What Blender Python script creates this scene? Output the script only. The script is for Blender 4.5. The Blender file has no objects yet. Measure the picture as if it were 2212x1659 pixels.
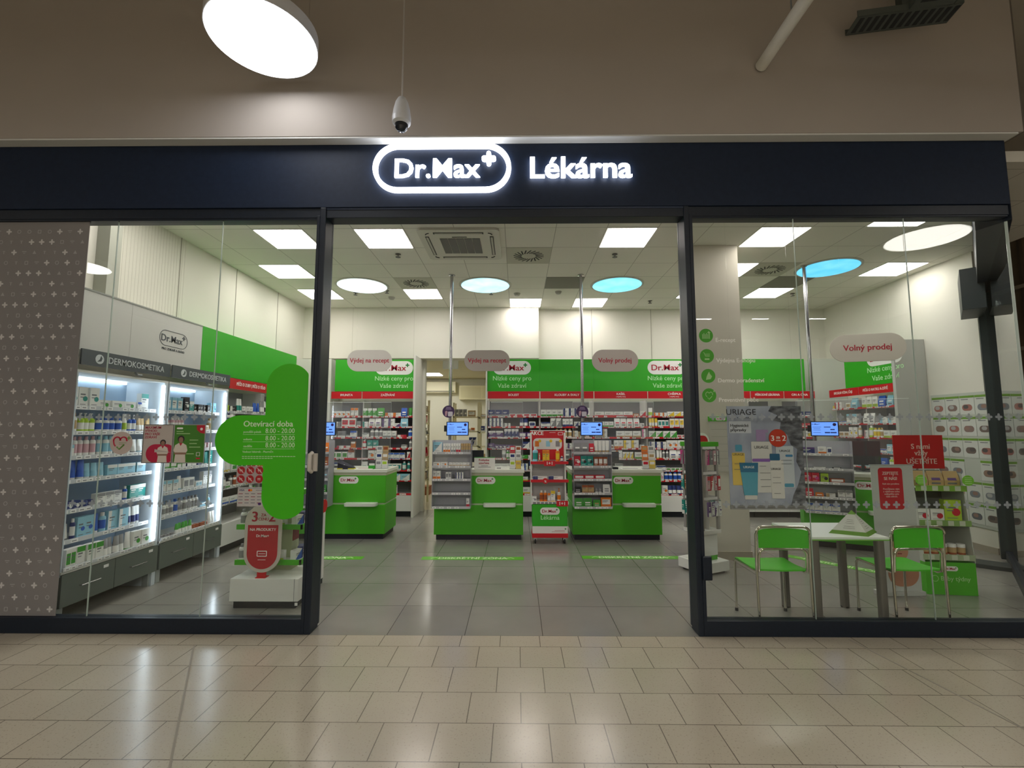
import bpy, math, random
from math import radians, pi, sin, cos
from mathutils import Vector, Matrix
random.seed(7)
S = bpy.context.scene
COL = S.collection

# ------------------------------------------------------------------ camera
F_PX, CX, CY = 1010.0, 1106.0, 829.5
CAM_H, PITCH, YAW = 1.585, radians(5.4), radians(0.62)
cd = bpy.data.cameras.new('camera')
cd.sensor_fit = 'HORIZONTAL'; cd.sensor_width = 36.0; cd.lens = F_PX / 2212 * 36.0
cd.clip_start = 0.05; cd.clip_end = 200
cam = bpy.data.objects.new('camera', cd); COL.objects.link(cam)
cam.location = (0, 0, CAM_H); cam.rotation_euler = (pi / 2 + PITCH, 0, YAW)
S.camera = cam
# ------------------------------------------------------------------ world, exposure
w = bpy.data.worlds.new('world'); S.world = w; w.use_nodes = True
w.node_tree.nodes['Background'].inputs[0].default_value = (0.75, 0.72, 0.68, 1)
w.node_tree.nodes['Background'].inputs[1].default_value = 0.035
S.view_settings.view_transform = 'Standard'; S.view_settings.look = 'None'
S.view_settings.exposure = 0.70; S.view_settings.gamma = 1.0
S.view_settings.use_curve_mapping = False
S.cycles.transparent_max_bounces = 40
S.cycles.max_bounces = 12; S.cycles.diffuse_bounces = 8
E_PANEL, E_MALL, E_SIGN, E_TUBE = 9.0, 5.0, 4.2, 7.0
E_MALL_BACK = 15.0
MALL_LAMP = (-1.85, 3.14, 4.40, 0.372)

# ------------------------------------------------------------------ materials
def lin(h):
    h = h.lstrip('#')
    r = [int(h[i:i + 2], 16) / 255 for i in (0, 2, 4)]
    return tuple(c / 12.92 if c <= .04045 else ((c + .055) / 1.055) ** 2.4 for c in r) + (1.0,)
MATS = {}
def M(hexc, rough=.5, metal=0.0, spec=.5):
    k = (hexc, rough, metal, spec)
    if k in MATS: return MATS[k]
    m = bpy.data.materials.new('paint_' + hexc.lstrip('#')); m.use_nodes = True
    b = m.node_tree.nodes['Principled BSDF']
    b.inputs['Base Color'].default_value = lin(hexc)
    b.inputs['Roughness'].default_value = rough; b.inputs['Metallic'].default_value = metal
    b.inputs['Specular IOR Level'].default_value = spec
    MATS[k] = m; return m
def EM(hexc, s):
    k = ('em', hexc, s)
    if k in MATS: return MATS[k]
    m = bpy.data.materials.new('glow_' + hexc.lstrip('#')); m.use_nodes = True
    nt = m.node_tree; nt.nodes.clear()
    o = nt.nodes.new('ShaderNodeOutputMaterial'); e = nt.nodes.new('ShaderNodeEmission')
    e.inputs[0].default_value = lin(hexc); e.inputs[1].default_value = s
    nt.links.new(e.outputs[0], o.inputs[0]); MATS[k] = m; return m
def new_mat(name):
    m = bpy.data.materials.new(name); m.use_nodes = True
    nt = m.node_tree; nt.nodes.clear()
    o = nt.nodes.new('ShaderNodeOutputMaterial')
    return m, nt, o
def N(nt, t, **kw):
    n = nt.nodes.new(t)
    for k, v in kw.items(): setattr(n, k, v)
    return n
def glass_mat(name, tint, f0=.045, rough=0.0, body=None, body_fac=0.0):
    m, nt, o = new_mat(name)
    lw = N(nt, 'ShaderNodeLayerWeight'); lw.inputs[0].default_value = .5
    pw = N(nt, 'ShaderNodeMath', operation='POWER'); pw.inputs[1].default_value = 5
    ml = N(nt, 'ShaderNodeMath', operation='MULTIPLY_ADD'); ml.inputs[1].default_value = 1 - f0; ml.inputs[2].default_value = f0
    nt.links.new(lw.outputs['Facing'], pw.inputs[0]); nt.links.new(pw.outputs[0], ml.inputs[0])
    tr = N(nt, 'ShaderNodeBsdfTransparent'); tr.inputs[0].default_value = tint
    gl = N(nt, 'ShaderNodeBsdfGlossy'); gl.inputs['Roughness'].default_value = rough
    mx = N(nt, 'ShaderNodeMixShader')
    nt.links.new(ml.outputs[0], mx.inputs[0]); nt.links.new(gl.outputs[0], mx.inputs[2])
    src = tr.outputs[0]
    if body:
        df = N(nt, 'ShaderNodeBsdfDiffuse'); df.inputs[0].default_value = lin(body)
        m2 = N(nt, 'ShaderNodeMixShader'); m2.inputs[0].default_value = body_fac
        nt.links.new(tr.outputs[0], m2.inputs[1]); nt.links.new(df.outputs[0], m2.inputs[2]); src = m2.outputs[0]
    nt.links.new(src, mx.inputs[1]); nt.links.new(mx.outputs[0], o.inputs[0])
    return m
GLASS = glass_mat('window_glass', (.965, .985, .97, 1))
ACRYL = glass_mat('acrylic', (.97, .975, .98, 1), .04, .02, '#e8eef0', .04)
ACRYL_G = glass_mat('frosted_acrylic', (.85, .86, .88, 1), .04, .1, '#c9c9cf', .55)
EDGE = M('#e8f2ee', .2)
CROSS = glass_mat('etched_film', (.7, .72, .74, 1), .03, .4, '#c6ced2', .38)

def tile_mat(name, c1, c2, mortar, size, origin, rough, offset=0.0, msize=.004, spots=0.0, spec=.5, cloud=.5, bump=0.0):
    m, nt, o = new_mat(name)
    tc = N(nt, 'ShaderNodeTexCoord'); mp = N(nt, 'ShaderNodeMapping')
    mp.inputs['Location'].default_value = (-origin[0], -origin[1], 0)
    nt.links.new(tc.outputs['Object'], mp.inputs[0])
    br = N(nt, 'ShaderNodeTexBrick', offset=offset, offset_frequency=2, squash=1.0)
    br.inputs['Scale'].default_value = 1.0
    br.inputs['Brick Width'].default_value = size; br.inputs['Row Height'].default_value = size
    br.inputs['Mortar Size'].default_value = msize; br.inputs['Mortar Smooth'].default_value = 0.1
    br.inputs['Bias'].default_value = 0
    br.inputs['Color1'].default_value = lin(c1); br.inputs['Color2'].default_value = lin(c2); br.inputs['Mortar'].default_value = lin(mortar)
    nt.links.new(mp.outputs[0], br.inputs[0])
    no = N(nt, 'ShaderNodeTexNoise'); no.inputs['Scale'].default_value = 1.7; no.inputs['Detail'].default_value = 6
    nt.links.new(tc.outputs['Object'], no.inputs[0])
    rp = N(nt, 'ShaderNodeMapRange'); rp.inputs[1].default_value = .3; rp.inputs[2].default_value = .7
    rp.inputs[3].default_value = 1 - .12 * cloud; rp.inputs[4].default_value = 1 + .12 * cloud
    nt.links.new(no.outputs[0], rp.inputs[0])
    mul = N(nt, 'ShaderNodeVectorMath', operation='SCALE')
    nt.links.new(br.outputs['Color'], mul.inputs[0]); nt.links.new(rp.outputs[0], mul.inputs['Scale'])
    col = mul.outputs[0]
    if spots:
        vo = N(nt, 'ShaderNodeTexNoise'); vo.inputs['Scale'].default_value = 95; vo.inputs['Detail'].default_value = 2
        nt.links.new(tc.outputs['Object'], vo.inputs[0])
        r2 = N(nt, 'ShaderNodeMapRange'); r2.inputs[1].default_value = .33; r2.inputs[2].default_value = .38
        r2.inputs[3].default_value = 1 - spots; r2.inputs[4].default_value = 1
        nt.links.new(vo.outputs[0], r2.inputs[0])
        m2 = N(nt, 'ShaderNodeVectorMath', operation='SCALE')
        nt.links.new(col, m2.inputs[0]); nt.links.new(r2.outputs[0], m2.inputs['Scale']); col = m2.outputs[0]
    b = N(nt, 'ShaderNodeBsdfPrincipled'); b.inputs['Roughness'].default_value = rough
    b.inputs['Specular IOR Level'].default_value = spec
    nt.links.new(col, b.inputs['Base Color']); nt.links.new(b.outputs[0], o.inputs[0])
    if bump:
        bp = N(nt, 'ShaderNodeBump'); bp.inputs['Strength'].default_value = bump; bp.inputs['Distance'].default_value = .002
        n3 = N(nt, 'ShaderNodeTexNoise'); n3.inputs['Scale'].default_value = 30
        nt.links.new(tc.outputs['Object'], n3.inputs[0]); nt.links.new(n3.outputs[0], bp.inputs['Height']); nt.links.new(bp.outputs[0], b.inputs['Normal'])
    return m
def noise_mat(name, c1, c2, scale=3, rough=.8, bump=.0, stretch=(1, 1, 1), em=0, spec=.5):
    m, nt, o = new_mat(name)
    tc = N(nt, 'ShaderNodeTexCoord'); mp = N(nt, 'ShaderNodeMapping'); mp.inputs['Scale'].default_value = stretch
    nt.links.new(tc.outputs['Object'], mp.inputs[0])
    no = N(nt, 'ShaderNodeTexNoise'); no.inputs['Scale'].default_value = scale; no.inputs['Detail'].default_value = 5
    nt.links.new(mp.outputs[0], no.inputs[0])
    cr = N(nt, 'ShaderNodeValToRGB'); cr.color_ramp.elements[0].position = .3; cr.color_ramp.elements[1].position = .7
    cr.color_ramp.elements[0].color = lin(c1); cr.color_ramp.elements[1].color = lin(c2)
    nt.links.new(no.outputs[0], cr.inputs[0])
    if em:
        e = N(nt, 'ShaderNodeEmission'); e.inputs[1].default_value = em
        nt.links.new(cr.outputs[0], e.inputs[0]); nt.links.new(e.outputs[0], o.inputs[0]); return m
    b = N(nt, 'ShaderNodeBsdfPrincipled'); b.inputs['Roughness'].default_value = rough; b.inputs['Specular IOR Level'].default_value = spec
    nt.links.new(cr.outputs[0], b.inputs['Base Color']); nt.links.new(b.outputs[0], o.inputs[0])
    if bump:
        bp = N(nt, 'ShaderNodeBump'); bp.inputs['Strength'].default_value = bump; bp.inputs['Distance'].default_value = .002
        nt.links.new(no.outputs[0], bp.inputs['Height']); nt.links.new(bp.outputs[0], b.inputs['Normal'])
    return m
FLOOR_SHOP = tile_mat('grey_floor_tiles', '#84827b', '#8a8881', '#4a4843', .6, (.195, 3.75), .17, msize=.003, cloud=.8, spec=.6)
FLOOR_MALL = tile_mat('beige_mall_tiles', '#aea594', '#b4ab9a', '#6a6258', .296, (.02, 3.57), .2, offset=.5, msize=.0028, spots=.28, cloud=.25, spec=.6)
CEIL = tile_mat('ceiling_tiles', '#dcdad0', '#dfddd3', '#a19f95', .6, (-.14, 5.3), .95, msize=.004, cloud=.15)
WALL = noise_mat('shop_wall_paint', '#d6d4c8', '#dbd9ce', 1.2, .85)
WALLP = noise_mat('bulkhead_paint', '#aaa39b', '#b0a9a1', .8, .9)
STORE = M('#dad9cc', .85)
BLACK = noise_mat('anthracite_frame', '#121b27', '#16202d', 40, .42, spec=.4)
FASC = noise_mat('fascia_paint', '#142136', '#18263c', 30, .55, spec=.3)
WHITE = M('#e6e6e1', .45); WHITE2 = M('#dcdcd8', .6); OFFW = M('#cfcfc9', .6)
GREEN = M('#2fa81c', .4); GREEN_C = M('#46ac16', .45); GREEN_ST = M('#3fb800', .45)
RED = M('#c4061a', .45); DRED = M('#a01234', .5); GREYD = M('#4a5157', .5); GREYM = M('#7a7f80', .5)
DRAWER = M('#5d6660', .5); PLINTH = M('#10151f', .5)
STEEL = M('#b9b9bd', .22, 1.0); CHROME = M('#d8d4c8', .1, 1.0); DSTEEL = M('#6d6a66', .35, .8)
INK = M('#2b2b30', .6); INKG = M('#6e7075', .6); WTXT = M('#f2f2ee', .5); RTXT = M('#a8122f', .5); GTXT = M('#b7ecb0', .5)

# ------------------------------------------------------------------ mesh helper
TXT = {}
def text_mesh(body, size, bold, ext, align):
    k = (body, round(size, 4), bold, ext, align)
    if k not in TXT:
        c = bpy.data.curves.new('t', 'FONT'); c.body = body; c.size = size; c.offset = bold * size; c.extrude = ext
        c.align_x = align; c.align_y = 'CENTER'; c.resolution_u = 3; c.space_line = .95
        o = bpy.data.objects.new('t', c); COL.objects.link(o)
        bpy.context.view_layer.update()
        dg = bpy.context.evaluated_depsgraph_get()
        me = bpy.data.meshes.new_from_object(o.evaluated_get(dg))
        TXT[k] = ([v.co.copy() for v in me.vertices], [tuple(p.vertices) for p in me.polygons])
        bpy.data.objects.remove(o); bpy.data.curves.remove(c); bpy.data.meshes.remove(me)
    return TXT[k]
RX = Matrix.Rotation(pi / 2, 4, 'X')
def T(x, y, z): return Matrix.Translation((x, y, z))
def RZ(a): return Matrix.Rotation(a, 4, 'Z')
def RY(a): return Matrix.Rotation(a, 4, 'Y')
class MB:
    def __init__(s): s.v = []; s.f = []; s.m = []; s.mats = []; s.M = Matrix.Identity(4)
    def mi(s, m):
        if m not in s.mats: s.mats.append(m)
        return s.mats.index(m)
    def add(s, vs, fs, m):
        b = len(s.v); i = s.mi(m)
        s.v += [s.M @ Vector(v) for v in vs]; s.f += [tuple(b + k for k in f) for f in fs]; s.m += [i] * len(fs); return s
    def box(s, x0, x1, y0, y1, z0, z1, m):
        vs = [(x, y, z) for z in (z0, z1) for x, y in ((x0, y0), (x1, y0), (x1, y1), (x0, y1))]
        return s.add(vs, [(0, 3, 2, 1), (4, 5, 6, 7), (0, 1, 5, 4), (1, 2, 6, 5), (2, 3, 7, 6), (3, 0, 4, 7)], m)
    def prism(s, poly, y0, y1, m):
        """poly in (x,z), extruded along y"""
        n = len(poly)
        a = sum(poly[i][0] * poly[(i + 1) % n][1] - poly[(i + 1) % n][0] * poly[i][1] for i in range(n))
        if a < 0: poly = poly[::-1]
        vs = [(x, y0, z) for x, z in poly] + [(x, y1, z) for x, z in poly]
        return s.add(vs, [tuple(range(n)), tuple(range(2 * n - 1, n - 1, -1))] + [(i, i + n, (i + 1) % n + n, (i + 1) % n) for i in range(n)], m)
    def hprism(s, poly, z0, z1, m):
        """poly in (x,y), extruded along z"""
        n = len(poly)
        a = sum(poly[i][0] * poly[(i + 1) % n][1] - poly[(i + 1) % n][0] * poly[i][1] for i in range(n))
        if a < 0: poly = poly[::-1]
        vs = [(x, y, z0) for x, y in poly] + [(x, y, z1) for x, y in poly]
        return s.add(vs, [tuple(range(n - 1, -1, -1)), tuple(range(n, 2 * n))] + [(i, (i + 1) % n, (i + 1) % n + n, i + n) for i in range(n)], m)
    def lathe(s, prof, m, n=16, c=(0, 0, 0)):
        ms = m if isinstance(m, list) else [m] * (len(prof) - 1)
        vs = []
        for r, z in prof:
            vs += [(c[0] + r * cos(2 * pi * i / n), c[1] + r * sin(2 * pi * i / n), c[2] + z) for i in range(n)]
        for k in range(len(prof) - 1):
            s.add(vs[k * n:(k + 2) * n], [(i, (i + 1) % n, n + (i + 1) % n, n + i) for i in range(n)], ms[k])
        s.add(vs[:n], [tuple(range(n - 1, -1, -1))], ms[0]); s.add(vs[-n:], [tuple(range(n))], ms[-1]); return s
    def tube(s, pts, r, m, n=8, closed=False):
        pts = [Vector(p) for p in pts]; vs = []; L = len(pts); up = None
        for i, p in enumerate(pts):
            a = pts[(i - 1) % L] if (closed or i) else p; b = pts[(i + 1) % L] if (closed or i < L - 1) else p
            d = (b - a).normalized()
            if up is None: up = Vector((0, 0, 1)) if abs(d.z) < .9 else Vector((1, 0, 0))
            sd = d.cross(up).normalized(); up = sd.cross(d).normalized()
            vs += [p + (sd * cos(2 * pi * k / n) + up * sin(2 * pi * k / n)) * r for k in range(n)]
        fs = []
        for i in range(L if closed else L - 1):
            j = (i + 1) % L
            fs += [(i * n + k, i * n + (k + 1) % n, j * n + (k + 1) % n, j * n + k) for k in range(n)]
        if not closed: fs += [tuple(range(n - 1, -1, -1)), tuple(range((L - 1) * n, L * n))]
        return s.add(vs, fs, m)
    def text(s, body, size, x, y, z, m, bold=0.0, ext=.0008, align='CENTER', sx=1.0, mat=None):
        """text standing in the XZ plane, read from -Y"""
        vs, fs = text_mesh(body, size, min(bold, .006), ext, align)
        X = (mat if mat is not None else T(x, y, z) @ RX) @ Matrix.Diagonal((sx, 1, 1, 1))
        if bold > .01:
            e = size * (bold - .006) * .75
            for q in (-e, e): s.add([(X @ T(q, 0, .00025 if q > 0 else -.00025)) @ v for v in vs], fs, m)
        return s.add([X @ v for v in vs], fs, m)
    def mesh(s, name):
        me = bpy.data.meshes.new(name); me.from_pydata([tuple(v) for v in s.v], [], s.f)
        for m in s.mats: me.materials.append(m)
        me.polygons.foreach_set('material_index', s.m); me.update(); return me
    def build(s, name, parent=None, smooth=False, bevel=0, loc=None, rz=0):
        me = s.mesh(name)
        if smooth: me.polygons.foreach_set('use_smooth', [True] * len(me.polygons)); me.set_sharp_from_angle(angle=radians(40))
        o = bpy.data.objects.new(name, me); COL.objects.link(o)
        if parent: o.parent = parent
        if loc: o.location = loc
        if rz: o.rotation_euler.z = rz
        if bevel:
            b = o.modifiers.new('bevel', 'BEVEL'); b.width = bevel; b.segments = 2; b.limit_method = 'ANGLE'
        return o
def tag(o, label=None, cat=None, group=None, kind=None):
    if label: o['label'] = label
    if cat: o['category'] = cat
    if group: o['group'] = group
    if kind: o['kind'] = kind
    return o
def thing(name, label, cat, loc=(0, 0, 0), rz=0, group=None):
    o = bpy.data.objects.new(name, None); COL.objects.link(o); o.location = loc; o.rotation_euler.z = rz
    o.empty_display_size = .1
    return tag(o, label, cat, group)
def struct(name, mb, **kw): return tag(mb.build(name, **kw), kind='structure')
def stadium(w, h, n=12, cx=0, cz=0, r=None):
    r = min(h / 2, w / 2) if r is None else r; P = []
    for qx, qz, a0 in ((1, -1, -90), (1, 1, 0), (-1, 1, 90), (-1, -1, 180)):
        for i in range(n + 1):
            a = radians(a0 + 90 * i / n); P.append((cx + qx * (w / 2 - r) + r * cos(a), cz + qz * (h / 2 - r) + r * sin(a)))
    return P
def ring(mb, outer, inner, y0, y1, m):
    n = len(outer); vs = [(x, y, z) for y in (y0, y1) for P in (outer, inner) for x, z in P]
    fs = []
    for i in range(n):
        j = (i + 1) % n
        fs += [(i, j, n + j, n + i), (2 * n + i, 3 * n + i, 3 * n + j, 2 * n + j), (i, 2 * n + i, 2 * n + j, j), (n + i, n + j, 3 * n + j, 3 * n + i)]
    mb.add(vs, fs, m)
def circle(r, cx=0, cz=0, n=28): return [(cx + r * cos(2 * pi * i / n), cz + r * sin(2 * pi * i / n)) for i in range(n)]
def plus_poly(L, t, cx=0, cz=0, n=6):
    """plus sign with round arm ends, L arm length from centre, t arm half width"""
    P = []
    for q in range(4):
        a = q * pi / 2
        for i in range(n + 1):
            b = -pi / 2 + pi * i / n; x = (L - t) + t * cos(b); z = t * sin(b)
            P.append((cx + x * cos(a) - z * sin(a), cz + x * sin(a) + z * cos(a)))
        x = z = t
        P.append((cx + x * cos(a) - z * sin(a), cz + x * sin(a) + z * cos(a)))
    return P
def logo(mb, cx, cz, w, y, txt=RTXT, pill=WHITE, plus=None, th=.002):
    h = w * .36
    if pill: mb.prism(stadium(w, h, 10, cx, cz), y - th, y, pill)
    mb.text('Dr.Max', h * .6, cx - w * .05, y - th - .0012, cz - h * .02, txt, bold=.02, sx=1.1)
    mb.prism(plus_poly(h * .15, h * .045, cx + w * .35, cz + h * .2), y - th - .002, y - th, plus or M('#1d7a34', .5))

# ------------------------------------------------------------------ the setting: mall side
W0, W1, GY = -7.0, 4.08, 3.79          # facade from left to right, glass plane
mb = MB(); mb.box(-14, 14, -14, 3.75, -.1, 0, FLOOR_MALL)
mb.hprism([(4.08, 3.75), (14, 3.75), (14, 14), (6.35, 14), (6.35, 6.1)], -.1, 0, FLOOR_MALL); struct('floor_mall', mb)
mb = MB(); mb.hprism([(-5.2, 3.75), (4.08, 3.75), (6.35, 6.1), (6.35, 9.3), (-5.2, 9.3)], -.1, 0, FLOOR_SHOP); mb.box(-5.2, 3, 9.3, 15, -.1, 0, M('#b8b09a', .3)); o = struct('floor', mb)
mb = MB(); mb.box(W0, 4.14, 3.655, 3.95, 4.0, 5.7, WALLP); mb.box(4.14, 4.155, 3.655, 3.95, 4.0, 5.7, M('#6b655c', .9))
struct('wall_front', mb)
mb = MB(); mb.box(W0, 4.105, 3.66, 3.95, 3.985, 3.999, M('#d9dbd8', .5)); struct('trim_2', mb)
mb = MB(); mb.box(-14, 14, -14, 3.655, 5.7, 5.8, M('#c4bdb0', .95)); mb.box(4.16, 14, 3.655, 14, 5.7, 5.8, M('#c4bdb0', .95)); mb.box(-14, 4.16, 3.655, 3.95, 5.7, 5.8, M('#c4bdb0', .95)); struct('ceiling_mall', mb)
mb = MB(); mb.box(-14, 14, -14.2, -14, 0, 5.7, M('#a89e92', .9)); struct('wall_back_of_mall', mb)
mb = MB(); mb.box(-14.2, -14, -14, 4, 0, 5.7, M('#a0988c', .9)); struct('wall_mall_left', mb)
mb = MB(); mb.box(14, 14.2, -14, 14, 0, 5.7, M('#7b6c5c', .9)); struct('wall_mall_right', mb)
mb = MB(); mb.box(8.6, 8.8, 3.9, 14, 0, 5.7, M('#86765f', .9))
for i in range(20):
    mb.box(8.55, 8.6, 4.2 + i * .45, 4.24 + i * .45, 0, 5.7, M('#5f5344', .9))
for i in range(5): mb.box(8.53, 8.6, 3.9, 14, .8 + i * 1.05, .86 + i * 1.05, M('#b0a58f', .8))
struct('wall_side_passage', mb)

mb = MB()                                  # thin diagonal strip at left, expansion joint at right, in the mall floor
for (xa, ya), (xb, yb) in (((-2.36, 3.55), (-1.55, 2.2)), ((2.50, 3.72), (2.86, 1.6))):
    d = Vector((xb - xa, yb - ya)).normalized() * .006; q = Vector((-d.y, d.x))
    mb.hprism([(xa - q.x, ya - q.y), (xb - q.x, yb - q.y), (xb + q.x, yb + q.y), (xa + q.x, ya + q.y)], .0, .0012, M('#8f877a', .5))
struct('trim_6', mb)
# header (fascia) over the whole shop front
mb = MB(); mb.box(W0, 4.08, 3.75, 3.98, 3.43, 3.985, FASC); mb.box(W0, 4.075, 3.765, 3.9, 3.345, 3.43, BLACK)
mb.hprism([(4.0, 3.98), (4.08, 3.75), (4.12, 3.79), (6.12, 5.93), (5.98, 6.0)], 3.3, 3.985, BLACK)
o = struct('trim_1', mb, bevel=.004)
# notch in the lower band over the doorway is formed by the door head
# window 1 (left), window 2 (right): frame, panes, seams
def window(n, x0, x1, seams):
    r = tag(thing('window_%d' % n, None, None, (0, 0, 0)), kind='structure')
    for k in ('label', 'category'):
        if k in r: del r[k]
    fb = MB(); fb.box(x0, x1, 3.752, 3.84, 0, .115, BLACK); fb.box(x0, x1, 3.77, 3.83, 3.33, 3.36, BLACK); fb.build('frame', r, bevel=.004)
    xs = [x0] + seams + [x1]
    for a, b in zip(xs, xs[1:]):
        g = MB(); g.box(a + .0015, b - .0015, GY, GY + .010, .115, 3.335, GLASS); g.build('glass_pane', r)
    for sx in seams:
        g = MB(); g.box(sx - .0016, sx + .0016, GY - .0005, GY + .0105, .115, 3.335, M('#aebcb4', .3)); g.build('glass_seam', r)
    return r
window(1, W0, -1.665, [-4.35, -3.385, -2.49])
w2 = window(2, 1.45, 4.07, [2.31, 3.225])
# glass corner: the chamfered side pane and its frame
r = tag(thing('window_3', None, None), kind='structure')
for k in ('label', 'category'):
    if k in r: del r[k]
DX = Matrix.Translation((4.075, 3.79, 0)) @ RZ(math.atan2(5.95 - 3.79, 6.02 - 4.075))
DL = math.hypot(5.95 - 3.79, 6.02 - 4.075)
g = MB(); g.M = DX; g.box(.03, DL * .5 - .002, 0, .01, .1, 3.32, GLASS); g.build('glass_pane', r)
g = MB(); g.M = DX; g.box(DL * .5 + .002, DL - .05, 0, .01, .1, 3.32, GLASS); g.build('glass_pane', r)
g = MB(); g.M = DX; g.box(0, DL, -.03, .04, 0, .1, BLACK); g.build('bottom_rail', r)
g = MB(); g.M = DX; g.box(0, .02, -.004, .014, .1, 3.32, M('#b9c6c0', .3)); g.build('corner_bead', r)
g = MB(); g.M = DX; g.box(DL - .1, DL, -.06, .08, 0, 3.4, M('#1b2a2c', .5)); g.build('frame_post', r)
g = MB(); g.M = DX; g.box(DL - .72, DL - .02, .03, .24, 3.0, 3.5, M('#1e2a2c', .5)); g.build('shutter_box', r, bevel=.004)

# door opening: two posts, head
r = tag(thing('door_1', None, None), kind='structure')
for k in ('label', 'category'):
    if k in r: del r[k]
def post(xa, xb, inner):
    p = MB(); p.box(min(xa, xb), max(xa, xb), 3.75, 3.90, 0, 3.43, BLACK)
    s = 1 if inner > 0 else -1
    e = xb if inner > 0 else xa
    p.box(min(e, e - s * .02), max(e, e - s * .02), 3.90, 3.93, .02, 3.40, M('#2b333c', .3))
    p.build('door_post', r, bevel=.006)
post(-1.65, -1.60, 1); post(1.388, 1.43, -1)
p = MB(); p.box(-1.675, -1.65, 3.752, 3.84, 0, 3.36, BLACK); p.build('frame_stile', r, bevel=.004)
p = MB(); p.box(1.43, 1.457, 3.752, 3.84, 0, 3.36, BLACK); p.build('frame_stile', r, bevel=.004)
p = MB(); p.box(-1.60, 1.39, 3.76, 3.93, 3.415, 3.44, M('#1d2d47', .4)); p.build('door_head', r)
p = MB(); p.box(1.43, 1.50, 3.725, 3.752, .42, .60, BLACK); p.build('lock_box', r, bevel=.008)
p = MB()
p.M = T(-1.60, 3.745, 1.315)
p.tube([(-.03, -.006, -.075), (-.035, -.035, -.06), (-.035, -.04, 0), (-.035, -.035, .06), (-.03, -.006, .075)], .016, M('#c9c3b8', .4), 10)
p.box(-.06, .012, -.012, .005, -.07, .07, M('#b8b2a8', .4))
p.build('door_handle', r, smooth=True)

# illuminated sign
sg = thing('illuminated_shop_sign', 'glowing white pharmacy lettering with oval outline on the dark fascia', 'sign', (0, 3.75, 3.7))
GLOW = EM('#f4f6ff', E_SIGN)
def P2(px, py, Y=3.73):                    # helper: where a sight line meets the upright plane y = Y
    a = (px - CX) / F_PX; b = (CY - py) / F_PX
    R = (cos(YAW), sin(YAW), 0); F = (-sin(YAW) * cos(PITCH), cos(YAW) * cos(PITCH), sin(PITCH)); U = (sin(YAW) * sin(PITCH), -cos(YAW) * sin(PITCH), cos(PITCH))
    d = [R[i] * a + U[i] * b + F[i] for i in range(3)]; t = Y / d[1]
    return d[0] * t, CAM_H + d[2] * t
sx0, _ = P2(806, 363); sx1, _ = P2(1104, 363); _, sz0 = P2(955, 415); _, sz1 = P2(955, 311)
scx, scz = (sx0 + sx1) / 2, (sz0 + sz1) / 2 - 3.7; sw, sh = sx1 - sx0, sz1 - sz0
mb = MB(); ring(mb, stadium(sw, sh, 14, scx, scz), stadium(sw - .075, sh - .075, 14, scx, scz), -.035, -.003, GLOW); mb.build('oval_outline', sg)
x, z = P2(945, 366); mb = MB(); mb.text('Dr.Max', .236, x - .01, -.02, z - 3.7 + .002, GLOW, bold=.024, ext=.008, sx=1.0); mb.build('lettering', sg)
x, z = P2(1056, 343); mb = MB(); mb.prism(plus_poly(.060, .019, x, z - 3.7), -.038, -.004, GLOW); mb.build('plus_sign', sg)
x, z = P2(1253, 366); mb = MB(); mb.text('Lékárna', .262, x, -.026, z - 3.7 + .005, GLOW, bold=.028, ext=.008, sx=1.03); mb.build('lettering', sg)

# mall lamps, camera, overhead pipe and tray
def mall_lamp(x, y, z, rr, label, top=5.7, e=None):
    t = thing('round_pendant_lamp', label, 'ceiling lamp', (x, y, z), 0)
    b = MB(); b.lathe([(rr, 0), (rr, .10), (rr - .012, .10), (rr - .012, .012)], M('#c9cacc', .5), 56)
    b.build('lamp_housing', t, smooth=True)
    d = MB(); d.lathe([(.01, .003), (rr - .006, .003), (rr - .006, -.002), (.01, -.002)], EM('#fbfbff' if not e else '#fffaf2', e or E_MALL), 56); d.build('diffuser', t)
    for k in range(3):
        s = MB(); a = k * 2.094 + .4; s.tube([(rr * .8 * cos(a), rr * .8 * sin(a), .1), (rr * .8 * cos(a), rr * .8 * sin(a), top - z)], .0015, M('#8b8880', .5), 5)
        s.build('suspension_wire', t)
    return t
mall_lamp(*MALL_LAMP, 'large glowing round lamp hanging above the shop front')
mall_lamp(6.1, .78, 4.4, .5, 'round mall lamp mirrored in the right window glass', e=8.0)
mall_lamp(-7.62, -.32, 4.4, .38, 'round mall lamp mirrored in the left window glass', e=14.0)
mall_lamp(3.0, -7.0, 5.0, .6, 'unseen added fill lamp far behind the viewer on the right', e=60)  # unseen lamp, added to brighten the bulkhead from far back
mall_lamp(-3.2, -7.2, 5.0, .6, 'unseen added fill lamp far behind the viewer on the left', e=60)  # its left counterpart, likewise added for light on the bulkhead
mall_lamp(1.8, -2.4, 4.9, .5, 'unseen added fill lamp hanging behind the viewer on the right', e=E_MALL_BACK)  # unseen lamp added to light the mall floor from behind
mall_lamp(-2.6, -2.8, 4.9, .5, 'unseen added fill lamp hanging behind the viewer on the left', e=E_MALL_BACK)  # also an added, unseen source for the mall side
for i in range(7):
    for j, yy in enumerate((-9.5,)):
        t = thing('linear_ceiling_light', 'slim linear mall light mirrored as a short dash in the glass', 'ceiling light', (-1.5 + i * 2.1, yy, 5.60), 0, 'linear mall lights mirrored in the glass')
        b = MB(); b.box(-.3, .3, -.05, .05, .012, .1, M('#9a9a98', .5)); b.build('housing', t)
        b = MB(); b.box(-.29, .29, -.04, .04, 0, .012, EM('#ffffff', 16.0)); b.build('diffuser', t)
t = thing('dome_security_camera', 'white dome security camera hanging on a thin rod over the shop sign', 'security camera', (-.865, 3.3, 3.865))
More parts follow.
